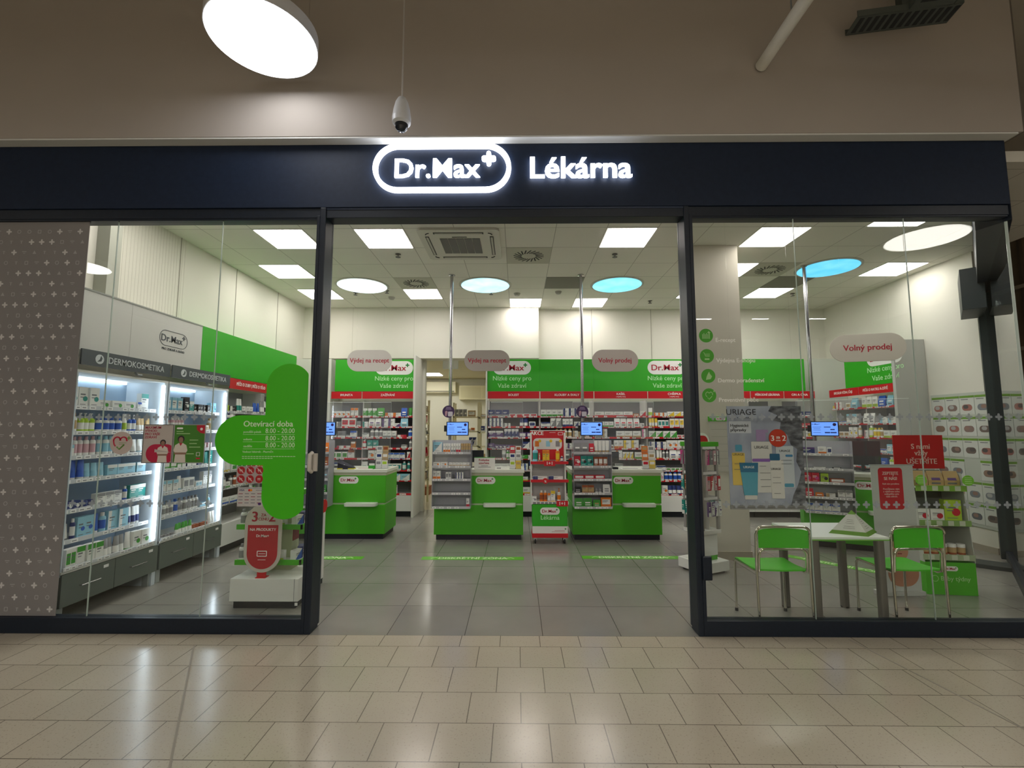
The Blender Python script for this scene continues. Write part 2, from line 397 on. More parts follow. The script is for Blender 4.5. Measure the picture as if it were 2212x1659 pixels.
b = MB(); b.lathe([(.012, .20), (.03, .195), (.048, .16), (.062, .10), (.07, .04), (.068, .0), (.05, -.015)][::-1], M('#cfd2d6', .35), 24); b.build('housing', t, smooth=True)
b = MB(); b.lathe([(.004, -.068), (.03, -.06), (.045, -.04), (.05, -.012)], M('#22262c', .08), 20); b.build('dome', t, smooth=True)
b = MB(); b.tube([(0, 0, .19), (0, 0, 5.7 - 3.86)], .006, M('#b5b3b0', .4), 8); b.build('rod', t)
t = thing('ceiling_pipe', 'white round pipe running forward high above the right window', 'pipe')
b = MB(); b.tube([(2.03, 3.64, 4.58), (2.03, .5, 4.58)], .048, M('#e4e4dc', .4), 16); b.build('pipe_body', t, smooth=True)
for y in (3.2, 1.2): b = MB(); b.tube([(2.03, y, 4.62), (2.03, y, 5.7)], .006, GREYM, 6); b.build('hanger_rod', t)
t = thing('cable_tray', 'perforated dark grey cable tray at the top right corner', 'cable tray')
b = MB(); b.M = T(2.69, 3.50, 4.80) @ RZ(radians(-9))
TR = M('#4d5450', .6); TH = M('#23262a', .7)
b.box(0, .73, -.09, .09, 0, .006, TR); b.box(0, .73, -.093, -.087, 0, .05, TR); b.box(0, .73, .087, .093, 0, .05, TR)
for i in range(13): b.box(.03 + i * .055, .062 + i * .055, -.07, .07, -.002, 0, TH)
b.box(.36, .66, -1.2, -.093, 0, .006, TR); b.box(.357, .363, -1.2, -.093, 0, .05, TR); b.box(.657, .663, -1.2, -.093, 0, .05, TR)
for i in range(19): b.box(.40, .62, -1.17 + i * .055, -1.138 + i * .055, -.002, 0, TH)
b.build('tray_body', t)
b = MB(); b.box(3.02, 3.10, 3.40, 3.46, 4.806, 5.7, TR); b.build('hanger', t)

# ------------------------------------------------------------------ the setting: shop shell
ZC = 3.93
mb = MB(); mb.box(-4.35, 6.25, 3.98, 9.3, ZC, ZC + .1, CEIL); struct('ceiling', mb)
mb = MB()
mb.box(-4.3, -1.80, 9.12, 9.25, 0, ZC, WALL); mb.box(-.56, 6.2, 9.12, 9.25, 0, ZC, WALL); mb.box(-1.80, -.56, 9.12, 9.25, 2.93, ZC, WALL)
struct('wall_back', mb)
mb = MB(); mb.box(-4.15, .42, 8.93, 9.12, 2.93, ZC, M('#d9d7cc', .8)); struct('trim_3', mb)
mb = MB(); mb.box(-4.3, -4.15, 3.85, 9.25, 0, ZC, WALL); struct('wall_left', mb)
mb = MB(); mb.box(6.05, 6.2, 6.1, 9.25, 0, ZC, WALL); struct('wall_right', mb)
mb = MB(); mb.box(2.24, 2.83, 5.85, 6.25, 0, ZC, M('#c8c3b6', .85)); struct('wall_pillar', mb)
mb = MB(); mb.box(2.23, 2.84, 5.838, 6.26, 0, .10, M('#a39a8c', .6)); struct('baseboard_pillar', mb)
mb = MB(); mb.box(6.035, 6.05, 6.1, 6.95, 0, .08, M('#a39a8c', .6)); struct('baseboard_right', mb)
SEAM = M('#9b998d', .8)
mb = MB()
for px in (1278, 1406): x, _ = P2(px, 700, 9.12); mb.box(x - .004, x + .004, 9.114, 9.12, 2.9, ZC, SEAM)
x, _ = P2(1155, 700, 9.12)
for x in (-3.2, -2.0, -.8): mb.box(x - .002, x + .002, 8.926, 8.93, 2.93, ZC, M('#c6c4b8', .8))
for y in (5.55, 6.7, 7.9): mb.box(-4.15, -4.145, y - .005, y + .005, 2.8, ZC, SEAM)
for i in range(26): mb.box(-4.15, -4.148, 4.5 + i * .045, 4.506 + i * .045, 2.8, ZC, M('#d0cec2', .8))
struct('trim_4', mb)
mb = MB(); mb.box(-4.15, -4.02, 4.42, 4.56, 2.6, ZC, M('#a9ab9f', .7)); struct('trim_5', mb)      # duct on the left wall
# storeroom behind the doorway
mb = MB(); mb.box(-3.6, 2.2, 14.4, 14.5, 0, 3.1, STORE); struct('wall_storeroom_back', mb)
mb = MB(); mb.box(-3.7, -3.6, 9.25, 14.5, 0, 3.1, STORE); mb.box(2.2, 2.3, 9.25, 14.5, 0, 3.1, STORE); struct('wall_storeroom_sides', mb)
mb = MB(); mb.box(-3.7, 2.3, 9.25, 14.5, 3.1, 3.2, M('#c8c2a8', .9)); struct('ceiling_storeroom', mb)

# ceiling lights
def panel(x, y, label):
    t = thing('ceiling_light_panel', label, 'ceiling light', (x, y, ZC))
    b = MB(); b.box(-.298, .298, -.298, .298, -.006, 0, M('#e2e0da', .5)); b.build('frame', t)
    b = MB(); b.box(-.283, .283, -.283, .283, -.010, -.006, EM('#fff6f0', E_PANEL)); b.build('diffuser', t)
PANELS = [(-3.44, 4.4, 'square ceiling light just inside the left window, hidden by the fascia'), (-1.64, 5.6, 'square ceiling light left of the air conditioner'), (1.36, 5.6, 'square ceiling light nearest the doorway on the right of the air conditioner'),
 (-1.64, 8.0, 'square ceiling light beside the slotted round vent over the left counter'), (.16, 8.6, 'square ceiling light at the back wall, middle of the doorway view'),
 (1.36, 8.6, 'square ceiling light at the back wall crossed by the steel pole'), (3.16, 5.6, 'large square ceiling light above the white pillar'),
 (3.16, 6.8, 'square ceiling light half hidden by the white pillar'), (4.36, 8.0, 'square ceiling light behind the dark return grille on the right'),
 (4.36, 5.0, 'square ceiling light cut off by the top of the right window'), (5.56, 6.8, 'square ceiling light nearest the right wall'),
 (-2.84, 5.6, 'square ceiling light behind the left window, nearest the glass'), (-3.44, 6.8, 'square ceiling light near the left wall, middle one of its row'),
 (-3.44, 8.0, 'square ceiling light near the left wall, farthest back'), (3.16, 8.0, 'square ceiling light whose corner peeks past the right door post')]
for x, y, l in PANELS: panel(x, y, l)
for x, y, l in ((-2.64, 11.3, 'storeroom ceiling light, the nearer one seen through the back doorway'), (-2.5, 13.1, 'storeroom ceiling light, the farther one seen through the back doorway'), (.9, 12.0, 'storeroom ceiling light hidden right of the back doorway')):
    t = thing('ceiling_light_panel', l, 'ceiling light', (x, y, 3.1))
    b = MB(); b.box(-.35, .35, -.3, .3, -.01, 0, EM('#fffcf2', 10)); b.build('diffuser', t)
for x, y, c1, c2, e, l in ((-2.55, 7.5, '#d8f8ff', '#f4ffff', 1.25, 'round sky light at the left, glowing almost white'), (-.52, 7.5, '#9fe6fb', '#c8f4ff', 1.1, 'round sky light in the middle, glowing pale cyan'),
                     (1.64, 7.5, '#6cd0f2', '#95e2fa', 1.0, 'round sky light at the right of the doorway view, glowing blue'), (4.56, 6.72, '#4fb6ea', '#79cdf4', 1.0, 'round blue sky light behind the right window')):
    t = thing('round_ceiling_light', l, 'ceiling light', (x, y, ZC))
    b = MB(); ring_pts = [(.43, -.0), (.43, -.008), (.40, -.012), (.395, -.004)]; b.lathe(ring_pts[::-1], M('#b7b5aa', .6), 48); b.build('rim', t, smooth=True)
    b = MB(); b.lathe([(.01, -.014), (.392, -.014), (.392, -.018), (.01, -.018)], noise_mat('sky_light_' + str(x), c1, c2, 3, em=e * 1.0), 48); b.build('diffuser', t)
t = thing('air_conditioner', 'white four way cassette air conditioner in the shop ceiling', 'air conditioner', (-.70, 5.77, ZC))
b = MB(); b.hprism(stadium(.98, .98, 5, 0, 0, .06), -.03, 0, M('#c9c7bd', .5)); b.build('casing', t)
b = MB()
for a in range(4):
    b.M = RZ(a * pi / 2); b.box(-.30, .30, -.415, -.37, -.034, -.03, M('#2e2e2e', .6)); b.box(-.285, .285, -.405, -.38, -.037, -.034, M('#b5b3aa', .5))
    b.tube([(.355, -.40, -.032), (.385, -.385, -.032), (.40, -.355, -.032)], .007, M('#2e2e2e', .6), 5)
b.build('air_outlet', t)
b = MB()
for i in range(5): b.box(-.25 + i * .1 + .004, -.15 + i * .1 - .004, -.24, .24, -.036, -.03, M('#6e6c6b', .7))
b.box(-.09, .09, -.29, -.275, -.034, -.03, M('#2a2a2a', .6)); b.build('intake_grille', t)
for x, y, l in ((.16, 6.2, 'round slotted air vent nearest the air conditioner'), (-1.64, 7.4, 'round slotted air vent above the left counter'), (3.76, 6.8, 'round slotted air vent right of the white pillar')):
    t = thing('swirl_air_vent', l, 'air vent', (x, y, ZC))
    b = MB(); b.box(-.296, .296, -.296, .296, -.004, 0, M('#b9b8aa', .8)); b.build('vent_plate', t)
    b = MB()
    for k in range(20):
        a = k * 2 * pi / 20; b.M = RZ(a) @ T(.15, 0, 0) @ RZ(.45); b.box(-.06, .06, -.009, .009, -.006, -.004, M('#262624', .7))
    b.build('slots', t)
for x, y, l in ((.76, 7.4, 'dark square return grille near the middle steel pole'), (4.36, 7.4, 'dark square return grille behind the right window')):
    t = thing('return_air_grille', l, 'air vent', (x, y, ZC))
    b = MB(); b.box(-.294, .294, -.294, .294, -.006, 0, M('#7c7a70', .8)); b.build('grille_plate', t)
def P0(px, py, z=ZC):                      # where a sight line meets the level z
    a = (px - CX) / F_PX; b = (CY - py) / F_PX
    R = (cos(YAW), sin(YAW), 0); F = (-sin(YAW) * cos(PITCH), cos(YAW) * cos(PITCH), sin(PITCH)); U = (sin(YAW) * sin(PITCH), -cos(YAW) * sin(PITCH), cos(PITCH))
    d = [R[i] * a + U[i] * b + F[i] for i in range(3)]; t = (z - CAM_H) / d[2]
    return d[0] * t, d[1] * t
SPR = [((1031, 464), 'nearest the air conditioner front edge'), ((768, 632), 'below the left round sky light'), ((1061, 631), 'below the middle round sky light'),
       ((1404, 650), 'at the back, right of the doorway view'), ((860, 549), 'behind the left square light'), ((1328, 549), 'behind the right square light'), ((836, 628), 'beside the left vent'), ((1712, 634), 'behind the right window')]
for (px, py), l in SPR:
    x, y = P0(px, py); t = thing('fire_sprinkler', 'small ceiling sprinkler ' + l, 'sprinkler', (x, y, ZC))
    b = MB(); b.lathe([(.012, -.045), (.035, -.044), (.035, -.040), (.008, -.038), (.012, -.01), (.038, -.006), (.038, 0)], M('#4c4a46', .4), 12); b.build('sprinkler_head', t)
for (px, py), l in (((1117, 634), 'smoke detector left of the back square light'), ((1206, 630), 'flat detector in front of the pole light'), ((846, 642), 'smoke detector beside the left back square light')):
    x, y = P0(px, py); t = thing('smoke_detector', 'small white ' + l, 'smoke detector', (x, y, ZC))
    b = MB(); b.lathe([(.025, -.045), (.04, -.04), (.055, -.015), (.06, 0)], M('#a5a39a', .5), 16); b.build('detector_body', t, smooth=True)

# ------------------------------------------------------------------ wall shelving
GREYB = M('#85838a', .6); SHELF = M('#d3d2d0', .5); TAG = M('#ecebea', .5)
def strip_mesh(w, rail, z, h, seed, tags=.8):
    """price rail along a shelf edge with its little tickets"""
    b = MB(); b.box(.0, w, -.012, 0, z - h, z, rail); r = random.Random(seed); x = .01
    while x < w - .06:
        tw = r.uniform(.045, .07)
        if r.random() < tags:
            b.box(x, x + tw, -.014, -.012, z - h + .004, z - .004, TAG)
            b.box(x + .012, x + tw - .012, -.0145, -.014, z - h * .62, z - h * .42, INKG)
        x += tw + r.choice((.004, .02, .05))
    return b
def bay(label, loc, rz, w, depth, shelves, base_top, plinth, top, back, rail=RED, sign=None, sub=None, sign_z=(2.125, 2.255), cat='shelving', group=None, sides=True, sign_m=RED, name='wall_shelving', seed=1, shelf_d=None, tagp=.75, ph=.034):
    t = thing(name, label, cat, loc, rz, group)
    shelf_d = shelf_d or depth - .06
    b = MB(); b.box(.01, w - .01, depth - .02, depth, base_top, top, back); b.build('back_panel', t)
    if sides:
        for x in (0, w - .012):
            b = MB(); b.box(x, x + .012, .1, depth, base_top, top, SHELF); b.build('side_panel', t)
    b = MB(); b.box(.002, w - .002, .0, depth, plinth, base_top, WHITE2); b.build('base_cabinet', t, bevel=.003)
    b = MB(); b.box(.002, w - .002, .05, depth, 0, plinth, PLINTH); b.build('plinth', t)
    for i, z in enumerate(shelves):
        b = MB(); b.box(.003, w - .003, depth - shelf_d - .02, depth - .02, z - .018, z, SHELF); s = b.build('shelf', t)
        b = strip_mesh(w - .006, rail if not isinstance(rail, list) else rail[i % len(rail)], z + .012, ph, seed * 31 + i, tagp)
        o = b.build('price_strip', s); o.location = (.003, depth - shelf_d - .02, 0)
    if sign:
        b = MB(); b.box(.008, w - .008, -.01, 0, sign_z[0], sign_z[1], sign_m); o = b.build('category_sign', t)
        b = MB(); h = sign_z[1] - sign_z[0]
        if not sign.strip(): return t
        b.text(sign, h * .44, w / 2, -.0115, (sign_z[0] + sign_z[1]) / 2 + (h * .12 if sub else 0), WTXT, bold=.02, sx=min(1, (w - .08) / (len(sign) * h * .3)))
        if sub: b.text(sub, h * .2, w / 2, -.0115, sign_z[0] + h * .25, WTXT, bold=.02)
        b.build('lettering', o)
    return t
ZS = [1.801, 1.61, 1.416, 1.218, 1.034, .825, .642, .402]
YB = 8.55
BAYS = [  # x0, x1, sign, sub, label, seed
 (-3.42, -2.85, 'IMUNITA', None, 'shelving bay with a red sign reading IMUNITA, left of the doorway', 1),
 (-2.85, -1.90, 'ZAŽÍVÁNÍ', None, 'shelving bay with a red sign reading ZAŽÍVÁNÍ, left of the doorway', 2),
 (-.545, .418, 'BOLEST', None, 'shelving bay with a red sign reading BOLEST, right of the doorway', 3),
 (.418, 1.405, 'KLOUBY A SVALY', None, 'shelving bay with a red sign reading KLOUBY A SVALY', 4),
 (1.405, 2.385, 'KAŠEL', 'a doplňky stravy', 'shelving bay with a red sign reading KAŠEL', 5),
 (2.385, 3.35, 'CHŘIPKA', 'a doplňky stravy', 'shelving bay with a red sign reading CHŘIPKA, cut off by the right door post', 6),
 (3.35, 4.25, '', None, 'back shelving bay with a plain red sign, mostly behind the white pillar', 7),
 (4.25, 4.857, 'PŘÍRODNÍ LÉKÁRNA', None, 'shelving bay with a red sign reading PŘÍRODNÍ LÉKÁRNA, right of the pillar', 8),
 (4.857, 5.42, 'ON A ONA', None, 'shelving bay with a red sign reading ON A ONA, at the back right corner', 9)]
for x0, x1, sg_, sub, l, sd in BAYS:
    bay(l, (x0, YB, 0), 0, x1 - x0, .55, ZS, .375, .10, 2.10, GREYB, sign=sg_ or ' ', sub=sub, seed=sd)
# white upright ends of the back shelving
for x0, x1, y0, l in ((-1.895, -1.855, 8.48, 'tall white end panel of the back shelving, left side of the storeroom doorway'), (-.572, -.548, 8.50, 'tall white end panel of the back shelving, right side of the storeroom doorway')):
    b = MB(); b.box(x0, x1, y0, 9.11, 0, 2.92 if x0 < -1 else 2.855, M('#d6d5cc', .7)); tag(b.build('end_panel', bevel=.003), l, 'panel')
# green boards above
def banner(label, loc, rz, w, z0, z1, logos, seams=(), m=GREEN, d=.05):
    t = thing('header_board', label, 'sign board', loc, rz)
    b = MB(); b.box(0, w, 0, d, z0, z1, m); b.build('board', t, bevel=.003)
    b = MB()
    for x in seams: b.box(x - .0015, x + .0015, -.001, 0, z0, z1, M('#258a17', .5))
    if seams: b.build('joint', t)
    for cx in logos:
        b = MB(); logo(b, cx, z0 + (z1 - z0) * .735, .70, 0); b.build('logo', t)
        b = MB(); b.text('Nízké ceny pro', .115, cx, -.001, z0 + .235, GTXT, bold=.006); b.build('lettering', t); b = MB(); b.text('Vaše zdraví', .115, cx, -.001, z0 + .10, GTXT, bold=.006); b.build('lettering', t)
    return t
def bx(px, Y=8.55): return P2(px, 820, Y)[0]
banner('green header board left of the storeroom doorway with a logo at its right end', (-3.36, 8.55, 0), 0, 1.46, 2.26, 2.85, [bx(851) + 3.36])
banner('long green header board right of the storeroom doorway with two logos', (-.545, 8.55, 0), 0, 3.9, 2.26, 2.85, [bx(1106) + .545, bx(1441) + .545], [.96, 1.95])
banner('green header board right of the white pillar without a logo', (3.36, 8.55, 0), 0, 1.90, 2.26, 2.85, [])
# right wall unit
rows_r = [1.922, 1.66, 1.44, 1.206, .965, .70, .45]
bay('right wall shelving, farther half, under SPECIÁLNÍ VÝŽIVA sign', (5.6, 8.42, 0), -pi / 2, .72, .44, rows_r, .375, .10, 2.10, GREYB, sign='SPECIÁLNÍ VÝŽIVA | ČAJE', seed=11)
bay('nearer right wall shelving bay, beside the grey end panel', (5.6, 7.70, 0), -pi / 2, .72, .44, rows_r, .375, .10, 2.10, GREYB, sign='PÉČE O MATKU A DÍTĚ', seed=12)
banner('green header board on the right wall, behind the rightmost hanging sign', (5.6, 8.0, 0), -pi / 2, 1.0, 2.26, 2.83, [.87])
b = MB(); b.box(5.58, 6.045, 6.92, 6.975, 0, 2.9, M('#b9bbb6', .7)); tag(b.build('end_panel', bevel=.003), 'tall grey white end panel of the right wall shelving', 'panel')

# left wall: two lit cosmetics cabinets, then plain bays
BLUEB = M('#8fa3b5', .5); ZD = [1.77, 1.55, 1.34, 1.14, .89, .64]
def dermo(label, y0, w, seed):
    t = thing('lit_cosmetics_cabinet', label, 'display cabinet', (-3.70, y0, 0), pi / 2)
    D = .42
    b = MB(); b.box(.02, w - .02, D - .02, D, .41, 2.06, BLUEB); b.build('back_panel', t)
    for x, ww in ((0, .014), (w - .05, .05)):
        b = MB(); b.box(x, x + ww, .0, D, .0 if ww > .03 else .38, 2.06, M('#c9d3dc', .4)); b.build('side_panel', t, bevel=.002)
    b = MB(); b.box(0, w, 0, D, 2.06, 2.08, WHITE2); b.build('top_panel', t)
    for xa, xb in ((.004, w / 2 - .003), (w / 2 + .003, w - .004)):
        b = MB(); b.box(xa, xb, -.015, .02, .135, .395, DRAWER); d = b.build('drawer', t, bevel=.002)
        xm = (xa + xb) / 2
        b = MB(); b.tube([(xm - .09, -.015, .27), (xm - .09, -.035, .27), (xm + .09, -.035, .27), (xm + .09, -.015, .27)], .005, STEEL, 6); b.build('handle', d, smooth=True)
        b = MB(); b.box(xb - .12, xb - .07, -.0165, -.015, .345, .37, TAG); b.build('ticket', d)
    b = MB(); b.box(.0, w, .02, D, .125, .40, M('#555d58', .6)); b.build('drawer_carcass', t)
    b = MB(); b.box(w - .07, w - .012, .02, .08, 0, .125, M('#9aa0a0', .5)); b.build('leg', t)
    b = MB(); b.box(.012, .07, .02, .08, 0, .125, M('#9aa0a0', .5)); b.build('leg', t)
    b = MB(); b.box(.0, w - .05, -.01, D - .02, .40, .42, WHITE); s = b.build('shelf', t)
    b = strip_mesh(w - .06, M('#c3c7cc', .4), .45, .03, seed * 17, .95); o = b.build('price_strip', s); o.location = (.003, -.01, 0)
    for i, z in enumerate(ZD):
        b = MB(); b.box(.015, w - .052, .08, D - .02, z - .012, z, M('#dfe3e6', .35)); s = b.build('shelf', t)
        b = strip_mesh(w - .07, M('#c3c7cc', .4), z + .012, .036, seed * 17 + i, .95); o = b.build('price_strip', s); o.location = (.015, .08, 0)
    for z0, z1 in ((.46, 1.24), (1.26, 2.03)):
        b = MB(); b.box(w - .075, w - .052, -.012, .012, z0, z1, EM('#e6f2ff', E_TUBE)); b.build('light_tube', t)
    b = MB(); b.tube([(.05, D - .05, 2.045), (w - .1, D - .05, 2.045)], .012, EM('#e6f2ff', E_TUBE), 8); b.build('light_tube', t)
    b = MB(); b.box(.004, w - .012, -.02, -.005, 2.125, 2.26, GREYD); sgn = b.build('category_sign', t)
    b = MB(); c = w * .52
    b.text('DERMOKOSMETIKA', .082, c + .06, -.0215, 2.19, M('#c9cfd2', .5), bold=.006, sx=.92); b.build('lettering', sgn)
    b = MB(); b.prism(circle(.042, c - .36, 2.19), -.0215, -.02, M('#c9cfd2', .5)); b.prism([(c - .385, 2.165), (c - .345, 2.172), (c - .335, 2.2), (c - .35, 2.222), (c - .36, 2.19)], -.0225, -.0215, GREYD); b.build('leaf_emblem', sgn)
    b = MB(); b.tube([(w * .6, -.0, 2.10), (w * .6, .02, 2.125)], .012, GREYM, 6); b.tube([(w * .6 - .03, -.02, 2.10), (w * .6 + .03, -.02, 2.10)], .01, GREYM, 6); b.build('spot_bracket', t)
    return t
dermo('lit cosmetics cabinet beside the grey patterned film, with charcoal sign', 3.87, 1.03, 21)
dermo('lit cosmetics cabinet next to the red signed bays, with charcoal sign', 4.92, 1.02, 22)
ZL = [1.80, 1.61, 1.42, 1.22, 1.03, .82, .62]
bay('left wall shelving bay with the PÉČE O ZUBY sign', (-3.72, 5.97, 0), pi / 2, 1.0, .42, ZL, .375, .10, 2.10, M('#8d8f93', .6), sign='PÉČE O ZUBY | PÉČE O TĚLO', seed=13, rail=M('#b9bcc0', .5), sign_z=(2.10, 2.235))
bay('left wall bay with a plain red sign, behind the green window cross', (-3.72, 7.0, 0), pi / 2, .98, .42, ZL, .375, .10, 2.10, M('#8d8f93', .6), sign=' ', seed=14, rail=M('#b9bcc0', .5), sign_z=(2.10, 2.235))
t = thing('header_board', 'white header board above the charcoal signs with a grey outlined logo', 'sign board', (-3.8, 3.87, 0), pi / 2)
b = MB(); b.box(0, 1.655, 0, .34, 2.27, 2.82, M('#c9c9c4', .6)); b.box(0, 1.655, -.004, 0, 2.805, 2.82, M('#8f918c', .5)); b.build('board', t)
b = MB(); cx = 1.20; ring(b, stadium(.42, .17, 10, cx, 2.56), stadium(.41, .16, 10, cx, 2.56), -.003, 0, GREYD)
b.text('Dr.Max', .105, cx - .03, -.002, 2.555, GREYD, bold=.012); b.prism(plus_poly(.026, .007, cx + .15, 2.60), -.003, 0, GREYD)
b.text('PRO ZDRAVÍ A KRÁSU', .034, cx, -.002, 2.44, GREYD, bold=.02); b.build('logo', t)
b = MB(); b.box(.62, .623, -.0012, 0, 2.27, 2.82, M('#b4b4af', .6)); b.build('joint', t)
banner('green header board along the left wall beside the white one', (-3.8, 5.53, 0), pi / 2, 2.42, 2.255, 2.82, [], d=.34)
b = MB(); b.box(-4.145, -3.425, 8.52, 8.925, 0, 2.86, M('#d0d2c8', .7)); tag(b.build('corner_panel'), 'tall white boxed panel in the back left corner', 'panel')
b = MB(); b.box(5.45, 6.045, 8.6, 9.115, 0, 2.86, M('#c5cac0', .7)); tag(b.build('corner_panel'), 'tall white boxed panel in the back right corner', 'panel')

# ------------------------------------------------------------------ counters
def counter(label, loc, rz, w=1.275, logo_on=True):
    t = thing('sales_counter', label, 'counter', loc, rz, None)
    D = .62; e = .004
    b = MB(); b.box(.03, w - .03, .03, D - .03, 0, .075, PLINTH); b.build('plinth', t)
    b = MB(); b.box(0, w, 0, D, .075, .488, GREEN_C); b.build('lower_body', t, bevel=e)
    b = MB(); b.box(.012, w - .012, .012, D - .012, .488, .512, M('#c4d6b2', .5)); b.build('light_strip', t)
    b = MB(); b.box(0, w, 0, D, .512, .905, GREEN_C); b.build('upper_body', t, bevel=e)
    b = MB(); b.box(-.004, w + .004, -.004, D, .905, .945, M('#b9bc9f', .5)); b.build('edge_band', t)
    b = MB(); b.box(-.02, w + .02, -.02, D + .02, .945, .99, M('#d5d8cb', .4)); b.build('worktop', t, bevel=.004)
    b = MB(); q = stadium(.46, .17, 6, .94, -.045, .05); q = [(x, min(y, .0)) for x, y in q]; b.hprism(q, .478, .524, M('#d6ddd0', .4)); b.build('bag_tray', t, bevel=.006)
    if logo_on:
        b = MB(); logo(b, .735, .838, .285, -.0005, th=.003); b.build('logo', t)
    return t
CN = [(-3.175, 6.85), (-1.19, 6.82), (.79, 6.84)]
CA = counter('green sales counter left of the doorway view, with its side visible', (*CN[0], 0), 0)
CB = counter('green sales counter with the closed till notice on top', (*CN[1], 0), 0)
CC = counter('green sales counter right of the promotional stand', (*CN[2], 0), 0)
RD = radians(-26.5); CDX, CDY = 3.915, 6.565
CDc = counter('green sales counter turned at an angle behind the right window', (CDX, CDY, 0), RD)
def cpos(k, x, y):
    if k < 3: return (CN[k][0] + x, CN[k][1] + y, 0)
    return (CDX + x * cos(RD) - y * sin(RD), CDY + x * sin(RD) + y * cos(RD), 0)
def cloc(k, x, y, z=.99):
    p = cpos(k, x, y); return ((p[0], p[1], z), 0 if k < 3 else RD)
WHO = ['the left counter', 'the closed counter', 'the right counter', 'the angled counter']
SCR = M('#11141c', .3)
for k in range(4):
    l, rz = cloc(k, .19, .17)
    t = thing('steel_pole', 'polished steel pole rising from ' + WHO[k] + ' to the ceiling', 'pole', l, rz)
    b = MB(); b.tube([(0, 0, 0), (0, 0, ZC - .99)], .024, STEEL, 16); b.build('tube', t, smooth=True)
    b = MB(); b.lathe([(.05, 0), (.05, .008), (.027, .012)], STEEL, 16); b.lathe([(.027, ZC - .99 - .02), (.05, ZC - .99 - .012), (.05, ZC - .99)], STEEL, 16); b.build('flange', t, smooth=True)
    l, rz = cloc(k, .31 , .13)
    t = thing('price_screen', 'small lit blue customer screen on the pole of ' + WHO[k], 'monitor', (l[0], l[1], 1.475), rz)
    b = MB(); b.box(-.165, .165, -.02, .005, 0, .205, SCR); b.build('bezel', t, bevel=.003)
    b = MB(); b.box(-.152, .152, -.0215, -.02, .012, .193, EM('#6a98f2', .85)); b.build('screen', t)
    b = MB(); DB = M('#14308a', .5)
    b.text('Dr.Max+', .028, -.105, -.0225, .165, DB, bold=.02); b.prism(circle(.021, .115, .16), -.0228, -.0216, M('#2a1668', .5))
    for i, (x, z, ww, h) in enumerate(((-.09, .125, .10, .004), (-.09, .105, .08, .004), (-.09, .085, .09, .004), (-.09, .05, .09, .004), (.03, .125, .075, .010), (.09, .092, .05, .014), (.03, .05, .06, .016), (.10, .05, .07, .016))):
        b.box(x - ww / 2, x + ww / 2, -.0225, -.0216, z - h / 2, z + h / 2, DB)
    b.build('display_text', t)
    b = MB(); b.box(-.2, -.155, -.015, .0, .06, .15, SCR); b.tube([(-.12, 0.02, .10), (-.12, .055, .10)], .012, SCR, 8); b.build('bracket', t)
    if k in (1, 2):
        l, rz = cloc(k, .175, .10)
        t = thing('round_hanging_card', 'round purple promotional card on the steel pole of ' + WHO[k], 'sign', (l[0], l[1], 1.83), rz)
        b = MB(); b.M = RX @ T(0, 0, 0); b.M = Matrix.Identity(4); b.prism(circle(.09, 0, 0, 32), -.004, 0, M('#3c2352', .5)); b.build('card', t)
        b = MB(); b.prism(stadium(.07, .07, 4, .028, -.035, .012), -.006, -.004, M('#c9c4cf', .5)); b.prism([(-.05, -.06), (-.03, -.07), (-.012, 0), (-.03, .012), (-.05, 0)], -.006, -.004, M('#b98f9c', .5))
        for i in range(3): b.box(-.045 + i * .006, .045 - i * .006, -.006, -.004, .028 + i * .016, .034 + i * .016, M('#a795bb', .5))
        b.build('card_print', t)
# hanging oval signs
LOZ = M('#aba39d', .6)
def oval(label, x, y, z, w, h, txt, rz=0, m=LOZ):
    t = thing('hanging_oval_sign', label, 'sign', (x, y, z), rz)
    b = MB(); b.prism(stadium(w, h, 12), -.006, .006, m); b.build('board', t, bevel=.002)
    b = MB(); b.text(txt, h * .3, 0, -.0075, 0, RTXT, bold=.018, sx=.95); b.build('lettering', t)
    b = MB()
    for s in (-1, 1): b.tube([(s * w * .3, 0, h / 2 - .002), (s * w * .3, 0, ZC - z)], .0006, ACRYL, 4)
    b.build('hanging_wires', t)
oval('hanging oval sign reading Výdej na recept, pale, over the left counter', -2.203, 6.9, 2.59, .672, .325, 'Výdej na recept', m=M('#c7c3bd', .6))
oval('hanging oval sign reading Výdej na recept, darker, before the storeroom doorway', -.447, 6.9, 2.588, .678, .315, 'Výdej na recept', m=M('#a39c95', .6))
oval('hanging oval sign reading Volný prodej, in the doorway view', 1.456, 6.9, 2.585, .685, .33, 'Volný prodej', m=M('#b3aaa4', .6))
oval('hanging oval sign reading Volný prodej, behind the right window', 4.30, 5.72, 2.57, .80, .34, 'Volný prodej', rz=radians(-17), m=M('#bfb9ae', .6))
# clear screens on the counters
def acrylic(label, k, x0, x1, y, h, holes=True):
    l, rz = cloc(k, 0, y)
    t = thing('clear_counter_screen', label, 'protective screen', l, rz)
    b = MB(); b.box(x0, x1, 0, .006, .0, h, ACRYL); b.build('pane', t)
    b = MB(); b.box(x0, x1, -.001, .007, h, h + .006, EDGE); b.box(x0 - .003, x0, 0, .006, 0, h, M('#9fa9a8', .3)); b.box(x1, x1 + .003, 0, .006, 0, h, M('#9fa9a8', .3)); b.build('polished_edge', t)
    b = MB()
    for x in (x0 + .12, x1 - .12): b.box(x - .03, x + .03, -.03, .036, 0, .012, STEEL)
    b.build('foot', t)
acrylic('clear screen standing on the left counter', 0, .22, 1.26, .24, .985)
acrylic('clear screen standing on the counter with the closed notice', 1, .80, 1.275, .18, .98)
acrylic('clear screen standing on the counter right of the promotional stand', 2, .05, 1.27, .24, .985)
acrylic('clear screen standing on the angled counter behind the right window', 3, .0, 1.28, .26, .985)

